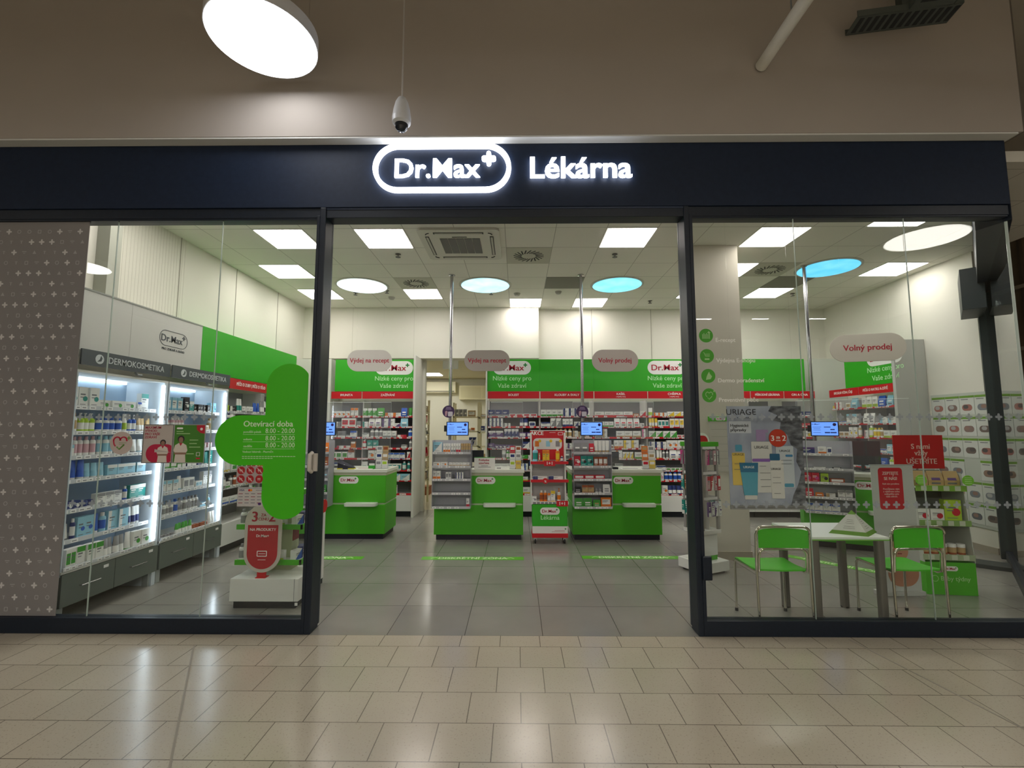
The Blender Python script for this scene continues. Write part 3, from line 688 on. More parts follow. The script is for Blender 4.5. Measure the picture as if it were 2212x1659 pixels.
# ------------------------------------------------------------------ products
CN_ = {'#e4e4e0': 'white', '#c9a0a8': 'pink', '#2458b8': 'blue', '#1b2f6e': 'navy', '#c41230': 'red', '#e07818': 'orange', '#3f9a34': 'green', '#1f8f86': 'teal',
       '#e2c22e': 'yellow', '#5a3a78': 'purple', '#8a8a8c': 'grey', '#222226': 'black', '#8fc4d8': 'light blue', '#b89a6a': 'tan', '#9a4a22': 'brown', '#a8c832': 'lime', '#c83888': 'magenta'}
HEX = {v: k for k, v in CN_.items()}
def C(n): return M(HEX[n], .45)
PM = {}
def prod_mesh(kind, w, h, d, c1, c2, st):
    k = (kind, round(w, 3), round(h, 3), round(d, 3), c1, c2, st)
    if k in PM: return PM[k]
    b = MB(); A, B = C(c1), C(c2); cap = None
    inkm = WTXT if c1 in ('blue', 'navy', 'red', 'green', 'teal', 'purple', 'black', 'brown') else INKG
    if kind == 'box':
        b.box(-w / 2, w / 2, 0, d, 0, h, A); y = -.0008; e = w * .001
        def q(x0, x1, z0, z1, m, dy=0): b.add([(x0, y - dy, z0), (x1, y - dy, z0), (x1, y - dy, z1), (x0, y - dy, z1)], [(0, 1, 2, 3)], m)
        W, H = w / 2 - .001, h - .001
        if st == 0: q(-W, W, 0.001, h * .28, B)
        elif st == 1: q(-W, W, h * .72, H, B); q(-W, W, .001, h * .08, B)
        elif st == 2: b.add([(-W, y, .001), (W, y, .001), (W, y, H)], [(0, 1, 2)], B)
        elif st == 3: b.prism(circle(min(w, h) * .25, w * .18, h * .42, 12), y, 0, B)
        elif st == 4: q(-W * .8, W * .8, h * .25, h * .8, C('white') if c1 != 'white' else B)
        elif st == 5: q(-W, -W * .3, .001, H, B)
        q(-W * .75, W * .35, h * .60, h * .67, inkm, .0006); q(-W * .75, W * .1, h * .47, h * .51, inkm, .0006); q(-W * .75, W * .5, h * .12, h * .15, inkm, .0006)
    elif kind == 'bottle':
        r = w / 2; b.lathe([(r * .96, 0), (r, .004), (r, h * .18), (r, h * .62), (r, h * .74), (r * .8, h * .80), (r * .42, h * .82)], [A, A, B, A, A, A], 12, (0, d / 2, 0))
        cap = MB(); cap.lathe([(r * .55, h * .80), (r * .55, h * .98), (r * .5, h)], C('white') if c1 != 'white' else B, 10, (0, d / 2, 0))
    elif kind == 'pump':
        r = w / 2; b.lathe([(r, 0), (r, h * .15), (r, h * .5), (r, h * .66), (r * .7, h * .72), (r * .4, h * .74)], [A, B, A, A, A], 12, (0, d / 2, 0))
        cap = MB(); cap.lathe([(r * .45, h * .73), (r * .45, h * .82), (r * .18, h * .83), (r * .18, h * .95), (r * .4, h * .95), (r * .4, h)], C('white') if c1 != 'white' else B, 8, (0, d / 2, 0))
    elif kind == 'tube':
        r = w / 2; n = 10; rows = []
        for z, rx, ry in ((h * .14, r, r), (h * .5, r, r * .7), (h, r * 1.05, r * .06)):
            rows.append([(rx * cos(2 * pi * i / n), d / 2 + ry * sin(2 * pi * i / n), z) for i in range(n)])
        vs = sum(rows, [])
        b.add(vs, [(i, (i + 1) % n, n + (i + 1) % n, n + i) for i in range(n)], A)
        b.add(vs, [(n + i, n + (i + 1) % n, 2 * n + (i + 1) % n, 2 * n + i) for i in range(n)] + [tuple(range(2 * n, 3 * n))], A if st % 2 else B)
        cap = MB(); cap.lathe([(r * .9, 0), (r * .92, h * .14)], B if c2 != c1 else C('white'), 10, (0, d / 2, 0))
    elif kind == 'jar':
        r = w / 2; b.lathe([(r * .97, 0), (r, .004), (r, h * .2), (r, h * .66), (r * .96, h * .68)], [A, A, B, A], 14, (0, d / 2, 0))
        cap = MB(); cap.lathe([(r * 1.01, h * .68), (r * 1.01, h * .97), (r * .95, h)], C('white') if c1 != 'white' else B, 14, (0, d / 2, 0))
    elif kind == 'pouch':
        vs = [(-w / 2, 0, 0), (w / 2, 0, 0), (w / 2, d, 0), (-w / 2, d, 0), (-w / 2 * .94, d * .42, h), (w / 2 * .94, d * .42, h), (w / 2 * .94, d * .5, h), (-w / 2 * .94, d * .5, h), (-w / 2 * 1.02, -.004, h * .4), (w / 2 * 1.02, -.004, h * .4)]
        b.add(vs, [(0, 1, 9, 8), (8, 9, 5, 4), (4, 5, 6, 7), (7, 6, 2, 3), (0, 8, 4, 7, 3), (1, 2, 6, 5, 9)], A)
        b.add([(-w * .3, -.0055, h * .4), (w * .3, -.0055, h * .4), (w * .28, d * .12, h * .62), (-w * .28, d * .12, h * .62)], [(0, 1, 2, 3)], B)
        b.add([(-w * .3, -.0015, h * .15), (w * .3, -.0015, h * .15), (w * .3, -.0045, h * .26), (-w * .3, -.0045, h * .26)], [(0, 1, 2, 3)], inkm)
    PM[k] = (b.mesh(kind), cap.mesh('cap') if cap else None)
    if kind != 'box' and kind != 'pouch':
        for me in PM[k]:
            if me: me.polygons.foreach_set('use_smooth', [True] * len(me.polygons)); me.set_sharp_from_angle(angle=radians(50))
    return PM[k]
KN = {'box': ('product_box', 'box'), 'bottle': ('product_bottle', 'bottle'), 'pump': ('pump_bottle', 'bottle'), 'tube': ('cream_tube', 'tube'), 'jar': ('product_jar', 'jar'), 'pouch': ('product_pouch', 'pouch')}
COUNT = {}
def put(kind, w, h, d, c1, c2, st, X, label, bname=None):
    a, c = prod_mesh(kind, w, h, d, c1, c2, st)
    nm, cat = KN[kind]
    if bname and kind == 'box': nm = bname
    o = bpy.data.objects.new(nm, a); COL.objects.link(o); o.matrix_world = X
    tag(o, label, cat, label[:60]); COUNT[nm] = COUNT.get(nm, 0) + 1
    if c:
        k = bpy.data.objects.new('cap', c); COL.objects.link(k); k.parent = o
    return o
def pix(p):
    v = Vector(p) - Vector((0, 0, CAM_H)); R = Vector((cos(YAW), sin(YAW), 0)); F = Vector((-sin(YAW) * cos(PITCH), cos(YAW) * cos(PITCH), sin(PITCH))); U = R.cross(F)
    q = v.dot(F); return CX + F_PX * v.dot(R) / q, CY - F_PX * v.dot(U) / q
# parts of the shelves the counters, stands and pillar cover completely are left empty
HID = [(1018, 1132, 1030, 1170), (1236, 1430, 1032, 1170), (936, 1017, 985, 1170), (1147, 1228, 1000, 1172), (1500, 1592, 500, 1200), (1238, 1324, 1000, 1170), (700, 848, 1030, 1170)]
def hidden(p):
    x, y = pix(p); return any(a < x < b and c < y < d for a, b, c, d in HID)
ORD = ['top', 'second', 'third', 'fourth', 'fifth', 'sixth', 'seventh', 'lowest']
ST_NAME = {0: 'foot', 1: 'top', 2: 'corner', 3: 'dot', 4: 'panel', 5: 'stripe'}
def describe(kind, c1, c2, st):
    if kind == 'box': return '%s box with %s %s' % (c1, c2, ST_NAME[st]) if c1 != c2 else 'plain %s box' % c1
    cn = {'bottle': 'bottle', 'pump': 'pump bottle', 'tube': 'tube', 'jar': 'jar', 'pouch': 'pouch'}[kind]
    return '%s %s with %s %s' % (c1, cn, c2, {'bottle': 'label', 'pump': 'label', 'tube': 'cap', 'jar': 'label', 'pouch': 'print'}[kind]) if c1 != c2 else 'plain %s %s' % (c1, cn)
def fill(X, s0, s1, z, where, rnd, mix, pal, hmax, dens=1.0, bname=None,  sizes=None, yo=.01, facing=(1, 4), check=True, gap=(.002, .012)):
    """stand products side by side along local x of frame X from s0 to s1 at height z"""
    s = s0; used = set()
    while s < s1 - .03:
        kind = rnd.choice(mix)
        for _ in range(12):
            c1, c2 = rnd.choice(pal); st = rnd.choice((0, 1, 3, 4, 5, 1) if bname == 'cosmetics_box' else (0, 1, 2, 3, 4, 5, 0, 1, 5)); k = (kind, c1, c2, st if kind == 'box' else 0)
            if k not in used: break
        used.add(k)
        if kind == 'box':
            w = rnd.choice((.05, .065, .08, .095, .11)); h = min(hmax, rnd.choice((.05, .07, .09, .11, .13))); d = .05
            if rnd.random() < .3: w *= 1.25; h *= .7
        elif kind == 'pouch': w = rnd.choice((.09, .11)); h = min(hmax, .13); d = .05
        elif kind == 'jar': w = rnd.choice((.05, .06, .07)); h = w * .9; d = w
        else: w = rnd.choice((.04, .05, .06)); h = min(hmax, rnd.choice((.12, .15, .18))); d = w
        if sizes: w, h = sizes(kind, w, h); d = min(d, w) if kind != 'box' else d
        if rnd.random() > dens: s += w * 1.5; continue
        lab = describe(kind, c1, c2, st) + ', ' + where
        for i in range(rnd.randint(*facing)):
            if s + w > s1: break
            p = X @ Vector((s + w / 2, yo, z + h / 2))
            if not (check and hidden(p)):
                put(kind, w, h, d, c1, c2, st, X @ T(s + w / 2, yo + rnd.uniform(0, .02), z) @ RZ(rnd.uniform(-.03, .03)), lab, bname=bname)
            s += w + rnd.uniform(*gap)
        s += rnd.uniform(0, .015)
W_ = 'white'
PAL_MED = [(W_, 'grey'), (W_, 'red'), (W_, 'blue'), (W_, 'green'), (W_, 'navy'), (W_, 'orange'), (W_, 'purple'), (W_, 'teal'), (W_, 'pink'), ('grey', W_), (W_, 'yellow'), (W_, 'brown')]
SEC = [  # name, palettes for the rows from the top (None: general)
 ('IMUNITA', {0: [(W_, 'red'), (W_, 'orange'), (W_, 'grey')], 3: [('orange', W_), ('red', W_), ('brown', W_), (W_, 'red')]}),
 ('ZAŽÍVÁNÍ', {0: [(W_, 'orange'), (W_, 'grey'), ('blue', W_), ('green', W_), (W_, 'green'), (W_, 'brown')], 1: [('light blue', W_), (W_, 'green'), (W_, 'teal'), (W_, 'purple')], 2: [(W_, 'grey'), ('magenta', W_), ('red', W_), (W_, 'blue')], 3: [('red', W_), (W_, 'grey'), ('teal', W_), (W_, 'green')], 5: [('teal', W_), (W_, 'teal')], 6: [('blue', W_), (W_, 'grey'), ('light blue', W_), (W_, 'orange')]}),
 ('BOLEST', {0: [('navy', W_), ('navy', 'grey'), (W_, 'red'), (W_, 'navy')], 1: [(W_, 'magenta'), (W_, 'grey'), (W_, 'navy')], 2: [('navy', W_), (W_, 'navy'), ('purple', W_)], 3: [('purple', W_), ('navy', W_), ('purple', 'grey')], 4: [('green', W_), ('grey', W_)]}),
 ('KLOUBY A SVALY', {0: [(W_, 'green'), (W_, 'navy'), (W_, 'grey')], 1: [('navy', W_), (W_, 'grey'), (W_, 'navy'), ('grey', W_)], 2: [(W_, 'tan'), (W_, 'grey'), ('tan', W_)]}),
 ('KAŠEL', {0: [(W_, 'orange'), (W_, 'tan'), ('red', W_), (W_, 'red'), (W_, 'grey'), ('orange', W_)], 1: [(W_, 'grey'), (W_, 'green'), (W_, 'red')], 2: [(W_, 'tan'), (W_, 'blue'), (W_, 'grey'), (W_, 'magenta')]}),
 ('CHŘIPKA', {0: [('lime', W_), (W_, 'orange'), (W_, 'yellow'), ('green', W_)], 1: [(W_, 'orange'), (W_, 'teal'), (W_, 'yellow')], 2: [(W_, 'red'), (W_, 'green'), ('red', W_)]}),
 ('plain red', {}), ('PŘÍRODNÍ LÉKÁRNA', {}), ('ON A ONA', {0: [('navy', W_), ('purple', W_), (W_, 'magenta')], 1: [('orange', W_), ('red', W_), (W_, 'yellow')]})]
for (x0, x1, sg_, sub, l, sd), (nm, pals) in zip(BAYS, SEC):
    rnd = random.Random(sd * 77)
    wtxt = ('under the ' + nm + ' sign') if nm != 'plain red' else 'in the bay behind the pillar'
    for r, z in enumerate(ZS):
        lowvis = r >= 5
        pal = pals.get(r, PAL_MED)
        mix = ['box'] * 7 + (['bottle', 'pouch', 'tube'] if r not in (2, 3) else ['bottle'])
        if nm == 'IMUNITA' and r == 0: mix = ['pouch', 'box']
        fill(T(x0, YB, 0), .02, x1 - x0 - .02, z, ORD[r] + ' shelf ' + wtxt, rnd, mix, pal, .125, bname='medicine_box', dens=.94 if not lowvis else .85, facing=(1, 4), yo=.015,
             sizes=lambda k, w, h: (w * 1.2, min(.155, h * 1.35)))
# right wall rows
rnd = random.Random(5)
PAL_B = [(W_, 'lime'), ('lime', W_), (W_, 'tan'), ('blue', W_), ('light blue', W_), (W_, 'yellow'), (W_, 'red'), (W_, 'pink'), ('tan', W_)]
PAL_C = [('light blue', 'blue'), (W_, 'light blue'), ('light blue', W_), (W_, 'blue'), (W_, 'grey')]
for y0, nm in ((8.42, 'SPECIÁLNÍ VÝŽIVA'), (7.70, 'PÉČE O MATKU A DÍTĚ')):
    for r, z in enumerate(rows_r[:6]):
        fill(T(5.6, y0, 0) @ RZ(-pi / 2), .02, .70, z, ORD[r] + ' shelf under ' + nm.replace('PÉČE O ', '') + ' sign', rnd, ['box', 'box', 'jar', 'pouch'] if r < 2 else ['box', 'box', 'bottle'],
             PAL_B if r != 1 and r != 3 else PAL_C, .16, .95, sizes=lambda k, w, h: (w * 1.3, h * 1.25), facing=(1, 3))
# left wall: beyond the cabinets
PAL_L = [('lime', W_), ('black', W_), (W_, 'blue'), ('light blue', W_), ('orange', W_), (W_, 'green'), ('blue', W_), (W_, 'grey'), ('teal', W_)]
rnd = random.Random(15)
for y0, ln, nm in ((5.97, 1.0, 'left bay under PÉČE O ZUBY sign'), (7.0, .5, 'left bay behind the green cross')):
    for r, z in enumerate(ZL):
        if y0 > 6 and r > 1: continue
        fill(T(-3.72, y0, 0) @ RZ(pi / 2), .02, ln - .02, z, ORD[r] + ' shelf, ' + nm, rnd, ['box', 'box', 'tube', 'bottle'], PAL_L if r == 0 else PAL_MED, .15, .92, facing=(1, 3), check=False, bname='toiletries_box',
             sizes=lambda k, w, h: (w * 1.15, h * 1.2))
# cosmetics in the two lit cabinets
COSM = [  # per shelf from the top: palette, kinds (first cabinet), (second cabinet)
 ([(W_, 'grey'), (W_, 'teal'), (W_, 'green'), (W_, 'blue'), ('teal', W_)], ['box', 'box', 'bottle', 'box'], [('teal', W_), ('black', W_), ('light blue', 'teal')], ['box']),
 ([(W_, 'blue'), ('blue', W_), (W_, 'grey'), ('lime', W_), (W_, 'tan')], ['pump', 'bottle', 'tube'], [('pink', W_), (W_, 'tan'), ('tan', W_)], ['box', 'bottle']),
 ([(W_, 'grey'), (W_, 'light blue'), (W_, 'pink')], ['box', 'bottle', 'box', 'tube'], [(W_, 'grey'), ('red', W_), ('pink', W_)], ['box', 'bottle']),
 ([('pink', W_), (W_, 'grey'), ('blue', W_), ('light blue', W_), (W_, 'tan')], ['box', 'box', 'tube'], [('teal', W_), ('navy', W_), ('green', W_)], ['box', 'tube']),
 ([('teal', W_), (W_, 'grey'), ('navy', W_), ('blue', W_), (W_, 'navy')], ['jar', 'box', 'bottle', 'box'], [(W_, 'grey'), (W_, 'light blue')], ['box', 'box', 'tube']),
 ([('navy', W_), ('light blue', W_), (W_, 'grey'), ('light blue', 'blue'), ('blue', W_)], ['tube', 'bottle', 'box'], [(W_, 'grey'), (W_, 'blue'), ('light blue', W_)], ['bottle', 'box', 'pump']),
 ([(W_, 'grey'), (W_, 'light blue'), (W_, 'green'), (W_, 'tan')], ['tube', 'box', 'bottle', 'box'], [(W_, 'grey'), (W_, 'brown'), (W_, 'green')], ['tube', 'box', 'jar'])]
rnd = random.Random(33)
for r, (pa, ka, pb, kb) in enumerate(COSM):
    z = (ZD + [.42])[r]; yo = .09 if r < 6 else .0
    fill(T(-3.70, 3.87, 0) @ RZ(pi / 2), .05, .965, z, ORD[min(r, 6)] + ' shelf of the lit cabinet beside the film', rnd, ka, pa, .155, 1, facing=(1, 4), yo=yo, check=False, bname='cosmetics_box', sizes=lambda k, w, h: (w * .95, min(.175, h * (1.5 if k == 'box' else 1.12))))
    fill(T(-3.70, 4.92, 0) @ RZ(pi / 2), .03, .955, z, ORD[min(r, 6)] + ' shelf of the farther lit cabinet', rnd, kb, pb, .15, 1, facing=(1, 5), yo=yo, check=False, bname='cosmetics_box', sizes=lambda k, w, h: (w * .95, min(.17, h * (1.4 if k == 'box' else 1.05))))

# ------------------------------------------------------------------ acrylic racks hanging on the counters
def rack(label, k, x0, w, seed):
    l, rz = cloc(k, x0, -.215, .485)
    t = thing('counter_rack', label, 'display rack', l, rz)
    H, D = .93, .20; zs = [.015, .205, .395, .575, .765]
    b = MB(); b.box(0, w, D - .006, D, 0, H, ACRYL_G); b.build('back_panel', t)
    for x in (0, w - .005):
        b = MB(); b.box(x, x + .005, 0, D - .006, 0, H, ACRYL_G); b.build('side_panel', t)
    for i, z in enumerate(zs):
        b = MB(); b.box(.005, w - .005, .005, D - .006, z - .006, z, ACRYL_G); s = b.build('shelf', t)
        b = strip_mesh(w - .01, M('#b9b9bd', .4), z + .004, .032, seed * 7 + i, .8); o = b.build('price_strip', s); o.location = (.005, .005, 0)
    for x in (.05, w - .07):
        b = MB(); b.box(x, x + .02, D, D + .012, .40, .46, ACRYL); b.build('hook', t)
    return T(*l) @ RZ(rz), [.485 + q for q in zs]
XA, ZA = rack('clear rack of goods on the left counter, cut by the door post', 0, -.02, .54, 1)
XB, ZB = rack('half empty clear rack on the counter with the closed notice', 1, .0, .545, 2)
XC, ZCc = rack('well filled clear rack on the counter right of the promotional stand', 2, .0, .535, 3)
XD, ZDd = rack('clear rack on the angled counter behind the right window', 3, .0, .56, 4)
def row(X, z, where, items, yo=.03, base=.485):
    """items: (x, kind, w, h, c1, c2, style, count)"""
    for x, kind, ww, h, c1, c2, st, n in items:
        d = .05 if kind in ('box', 'pouch') else ww
        for i in range(n):
            put(kind, ww, h, d, c1, c2, st, X @ T(x + ww / 2 + i * (ww + .004), yo, z - base), describe(kind, c1, c2, st) + ', ' + where)
w1 = ' shelf of the half empty rack'
row(XB, ZB[4], 'top' + w1, [(.01, 'box', .12, .14, 'light blue', 'white', 2, 1), (.15, 'box', .03, .12, 'white', 'orange', 0, 3), (.26, 'box', .03, .12, 'white', 'grey', 0, 2), (.33, 'box', .03, .12, 'white', 'red', 0, 2), (.40, 'box', .03, .12, 'tan', 'grey', 0, 4)])
row(XB, ZB[3], 'second' + w1, [(.01, 'box', .10, .05, 'white', 'orange', 3, 2), (.23, 'box', .045, .045, 'white', 'tan', 0, 6)])
row(XB, ZB[2], 'third' + w1, [(.01, 'box', .05, .11, 'white', 'orange', 0, 2), (.19, 'box', .035, .09, 'white', 'grey', 4, 2), (.33, 'box', .032, .09, 'white', 'navy', 5, 3)])
row(XB, ZB[0], 'lowest' + w1, [(.48, 'box', .045, .11, 'white', 'red', 0, 1)])
w1 = ' shelf of the well filled rack'
row(XC, ZCc[4], 'top' + w1, [(.01, 'pouch', .10, .13, 'grey', 'white', 0, 2), (.225, 'pouch', .07, .12, 'red', 'white', 0, 1), (.30, 'tube', .05, .16, 'white', 'tan', 1, 4)], base=.485)
row(XC, ZCc[3], 'second' + w1, [(.015, 'box', .085, .135, 'red', 'white', 3, 1), (.105, 'box', .085, .135, 'teal', 'black', 3, 2), (.29, 'box', .06, .12, 'brown', 'red', 4, 3)])
row(XC, ZCc[2], 'third' + w1, [(.01, 'box', .14, .05, 'red', 'white', 4, 3)])
row(XC, ZCc[1], 'fourth' + w1, [(.01, 'pouch', .10, .08, 'black', 'grey', 0, 1), (.12, 'box', .08, .10, 'tan', 'brown', 1, 2), (.30, 'jar', .045, .06, 'white', 'grey', 0, 2), (.41, 'pouch', .10, .11, 'white', 'grey', 0, 1)])
row(XC, ZCc[0], 'lowest' + w1, [(.01, 'pouch', .12, .11, 'green', 'white', 0, 2), (.27, 'pouch', .10, .09, 'green', 'tan', 0, 1), (.38, 'box', .14, .12, 'orange', 'white', 4, 1)])
w1 = ' shelf of the rack on the angled counter'
row(XD, ZDd[4], 'top' + w1, [(.0, 'box', .15, .08, 'navy', 'purple', 1, 1), (.19, 'box', .09, .09, 'white', 'orange', 0, 1), (.29, 'box', .05, .08, 'white', 'navy', 4, 1)])
row(XD, ZDd[3], 'second' + w1, [(.13, 'box', .13, .02, 'white', 'black', 1, 1), (.34, 'box', .09, .015, 'black', 'white', 4, 1)])
row(XD, ZDd[2], 'third' + w1, [(.01, 'box', .085, .115, 'red', 'magenta', 3, 2), (.20, 'box', .085, .11, 'lime', 'black', 3, 1), (.30, 'box', .16, .05, 'brown', 'red', 4, 1)])
row(XD, ZDd[1], 'fourth' + w1, [(.01, 'pouch', .10, .10, 'red', 'white', 0, 1), (.13, 'pouch', .09, .05, 'orange', 'white', 0, 1), (.25, 'box', .10, .045, 'white', 'tan', 5, 1), (.38, 'box', .075, .09, 'white', 'grey', 1, 2)])
row(XD, ZDd[0], 'lowest' + w1, [(.02, 'box', .09, .10, 'white', 'blue', 1, 4)])
w1 = ' shelf of the rack at the left door post'
row(XA, ZA[4], 'top' + w1, [(.36, 'pouch', .08, .13, 'orange', 'white', 0, 2)])
row(XA, ZA[3], 'second' + w1, [(.36, 'pouch', .08, .12, 'brown', 'tan', 0, 2)])
row(XA, ZA[2], 'third' + w1, [(.36, 'pouch', .08, .11, 'grey', 'light blue', 0, 2)])
row(XA, ZA[1], 'fourth' + w1, [(.38, 'pouch', .06, .10, 'green', 'grey', 0, 2)])

# ------------------------------------------------------------------ things on the counters
def on(k, x, y): l, rz = cloc(k, x, y); return l, rz
l, rz = on(1, .72, .02)
t = thing('notice_stand', 'white notice reading Pokladna uzavřena standing on the counter', 'notice', l, rz)
b = MB(); b.box(-.15, .15, 0, .005, 0, .175, WHITE); b.box(-.15, .15, 0, .06, 0, .004, ACRYL); b.box(-.15, .15, -.002, .0, .168, .178, M('#4aa84a', .5)); b.build('card', t)
b = MB(); b.text('Pokladna', .042, -.01, -.001, .135, RTXT, bold=.03); b.text('uzavřena', .042, -.01, -.001, .092, RTXT, bold=.03)
b.box(-.05, .05, -.001, 0, .05, .056, INKG); b.box(-.09, .09, -.001, 0, .032, .038, INKG); b.build('lettering', t)
def leaflet_rack(label, k, x, y, cols, h=.34, w=.17):
    l, rz = on(k, x, y); t = thing('leaflet_holder', label, 'leaflet stand', l, rz)
    b = MB(); b.box(0, w, .08, .085, 0, h, ACRYL); b.box(0, w, 0, .09, 0, .005, ACRYL)
    for i in range(3): b.box(0, w, .02 + i * .022, .023 + i * .022, i * .10, i * .10 + .06, ACRYL)
    b.build('holder', t)
    for i, (c, c2) in enumerate(cols):
        r, q = divmod(i, 2); b = MB(); x0 = .004 + q * w / 2; z0 = .008 + r * .105; y0 = .026 + r * .022
        b.box(x0, x0 + w / 2 - .008, y0, y0 + .008, z0, z0 + .115, C(c)); b.box(x0 + .01, x0 + w / 2 - .018, y0 - .0008, y0, z0 + .06, z0 + .10, C(c2))
        o = b.build('leaflet'); o.location = l; o.rotation_euler.z = rz
        tag(o, '%s leaflet with %s picture, %s row of holder %s' % (c, c2, ['bottom', 'middle', 'top'][r], ['on the left counter', 'on the closed counter', 'on the right counter'][k]), 'leaflet', 'leaflets in ' + label[:40])
    return t
leaflet_rack('clear leaflet holder with white leaflets at the right end of the closed counter', 1, 1.08, .05, [('white', 'lime'), ('yellow', 'tan'), ('white', 'navy'), ('white', 'grey'), ('red', 'white'), ('white', 'brown')])
leaflet_rack('clear leaflet holder with yellow and orange leaflets on the right counter', 2, 1.04, .06, [('white', 'red'), ('yellow', 'white'), ('orange', 'white'), ('white', 'tan'), ('orange', 'tan'), ('white', 'grey')], h=.38, w=.19)
leaflet_rack('clear leaflet holder with white leaflets on the left counter', 0, 1.09, .06, [('white', 'grey'), ('white', 'lime'), ('white', 'navy'), ('tan', 'white'), ('white', 'grey'), ('tan', 'brown')], h=.34, w=.18)
def obj1(name, label, cat, k, x, y, mbf, dz=0, rot=0):
    l, rz = on(k, x, y); b = MB(); mbf(b); o = b.build(name, bevel=.003); o.location = (l[0], l[1], l[2] + dz); o.rotation_euler.z = rz + rot; tag(o, label, cat); return o
obj1('leaflet_box', 'small green open leaflet box on the left counter', 'box', 0, 1.0, .04, lambda b: (b.box(0, .09, 0, .06, 0, .05, M('#2f9a28', .4)), b.box(.005, .085, .02, .03, .05, .08, WHITE)))
obj1('counter_tray', 'flat white payment mat on the left counter', 'tray', 0, .84, .03, lambda b: (b.hprism(stadium(.26, .12, 6, .1, .06, .02), 0, .008, WHITE), b.hprism(stadium(.20, .07, 6, .1, .06, .01), .008, .01, M('#b08a84', .5))))
obj1('counter_tray', 'flat white payment mat on the counter right of the promotional stand', 'tray', 2, .78, .03, lambda b: (b.hprism(stadium(.30, .12, 6, .08, .06, .02), 0, .008, WHITE), b.hprism(stadium(.22, .07, 6, .08, .06, .01), .008, .011, M('#a9a9a9', .5))))
def shoe(b):
    n = 9; rows = []
    for i in range(n):
        u = i / (n - 1); x = u * .24; wd = .038 + .012 * sin(u * pi); hh = .11 * (1 - u) ** 1.2 + .045
        if u > .9: hh *= .8
        rows.append([(x, .05 - wd, .0), (x, .05 - wd * .95, hh * .6), (x, .05, hh), (x, .05 + wd * .95, hh * .6), (x, .05 + wd, .0)])
    vs = sum(rows, []); m = 5
    b.add(vs, [(i * m + k, i * m + k + 1, (i + 1) * m + k + 1, (i + 1) * m + k) for i in range(n - 1) for k in range(m - 1)] + [(0, 4, 3, 2, 1), tuple((n - 1) * m + q for q in range(m))], M('#1c1d2c', .6))
    b.box(-.004, .245, .002, .098, -.0, .016, M('#c9c43a', .5))
    b.box(.05, .11, .008, .012, .03, .07, M('#c9c9c9', .5))
obj1('shoe', 'dark health shoe with yellow sole on display on the left counter', 'shoe', 0, .56, -.005, shoe)
obj1('till_screen', 'black till screen turned away on the counter with the closed notice', 'monitor', 1, .52, .36, lambda b: (b.box(-.02, .10, 0, .10, 0, .012, SCR), b.box(.02, .06, .03, .06, .012, .10, SCR), b.box(-.10, .16, .01, .04, .08, .26, SCR)))
obj1('till_screen', 'black till screen turned away on the counter right of the stand', 'monitor', 2, .60, .36, lambda b: (b.box(-.02, .10, 0, .10, 0, .012, SCR), b.box(.02, .06, .03, .06, .012, .10, SCR), b.box(-.10, .16, .01, .04, .08, .24, SCR)))
obj1('till_screen', 'large black till screen on the angled counter', 'monitor', 3, .72, .36, lambda b: (b.box(-.05, .13, 0, .14, 0, .012, SCR), b.box(.02, .06, .03, .06, .012, .14, SCR), b.box(-.18, .24, .01, .05, .09, .42, SCR)))
obj1('card_reader', 'small black card reader on the counter right of the stand', 'card reader', 2, .60, .05, lambda b: (b.box(0, .08, 0, .12, 0, .03, SCR), b.box(.01, .07, .01, .05, .03, .034, GREYM)))
obj1('keyboard', 'dark keyboard lying on the left counter', 'keyboard', 0, .12, .25, lambda b: (b.box(0, .34, 0, .12, 0, .02, SCR), b.box(.01, .33, .01, .11, .02, .026, M('#2b2f36', .6))))

# ------------------------------------------------------------------ promotional stand between the counters
t = thing('promotion_stand', 'wheeled promotional stand with red header reading AKCE between two counters', 'display stand', (.19, 6.60, 0))
Wd = .525
b = MB(); b.box(.02, Wd - .02, .0, .30, .24, .545, GREEN); b.build('green_body', t, bevel=.003)
b = MB(); logo(b, Wd / 2, .445, .27, -.0005, th=.003); b.text('Lékárna', .082, Wd / 2, -.001, .355, GTXT, bold=.01); b.build('logo', t)
b = MB(); b.box(.02, Wd - .02, 0, .30, .145, .24, WHITE); b.box(Wd - .2, Wd - .06, -.001, 0, .18, .184, RTXT); b.box(Wd - .24, Wd - .06, -.001, 0, .165, .169, RTXT); b.prism(plus_poly(.014, .004, Wd - .05, .205), -.001, 0, M('#1d7a34', .5)); b.build('white_band', t)
b = MB(); b.box(.015, Wd - .015, -.003, .302, .085, .145, RED); b.build('red_base', t, bevel=.003)
for x in (.06, Wd - .06):
    for y in (.04, .26):
        b = MB(); b.M = T(x, y, .036) @ Matrix.Rotation(pi / 2, 4, 'Y'); b.lathe([(.022, -.012), (.036, -.008), (.036, .008), (.022, .012)], M('#1a1a1c', .6), 14); b.M = Matrix.Identity(4); b.box(x - .018, x + .018, y - .02, y + .02, .05, .086, M('#b5b5b5', .4)); b.build('castor', t)
b = MB(); b.box(.03, Wd - .03, .27, .29, .545, 1.30, M('#b9b5b4', .6)); b.build('back_panel', t)
b = MB(); b.box(.0, .02, .14, .30, .545, 1.52, WHITE); b.build('side_post', t); b = MB(); b.box(Wd - .04, Wd - .02, .14, .30, .545, 1.52, WHITE); b.build('side_post', t)
b = MB(); b.box(.0, Wd - .02, .255, .27, 1.13, 1.553, RED); b.box(.0, Wd - .02, .250, .255, 1.545, 1.556, WHITE); h = b.build('header_card', t)
b = MB(); b.text('AKCE', .075, .10, .2535, 1.51, WTXT, bold=.04); b.prism(stadium(.42, .16, 8, Wd / 2 - .01, 1.36, .06), .2535, .255, WHITE2)
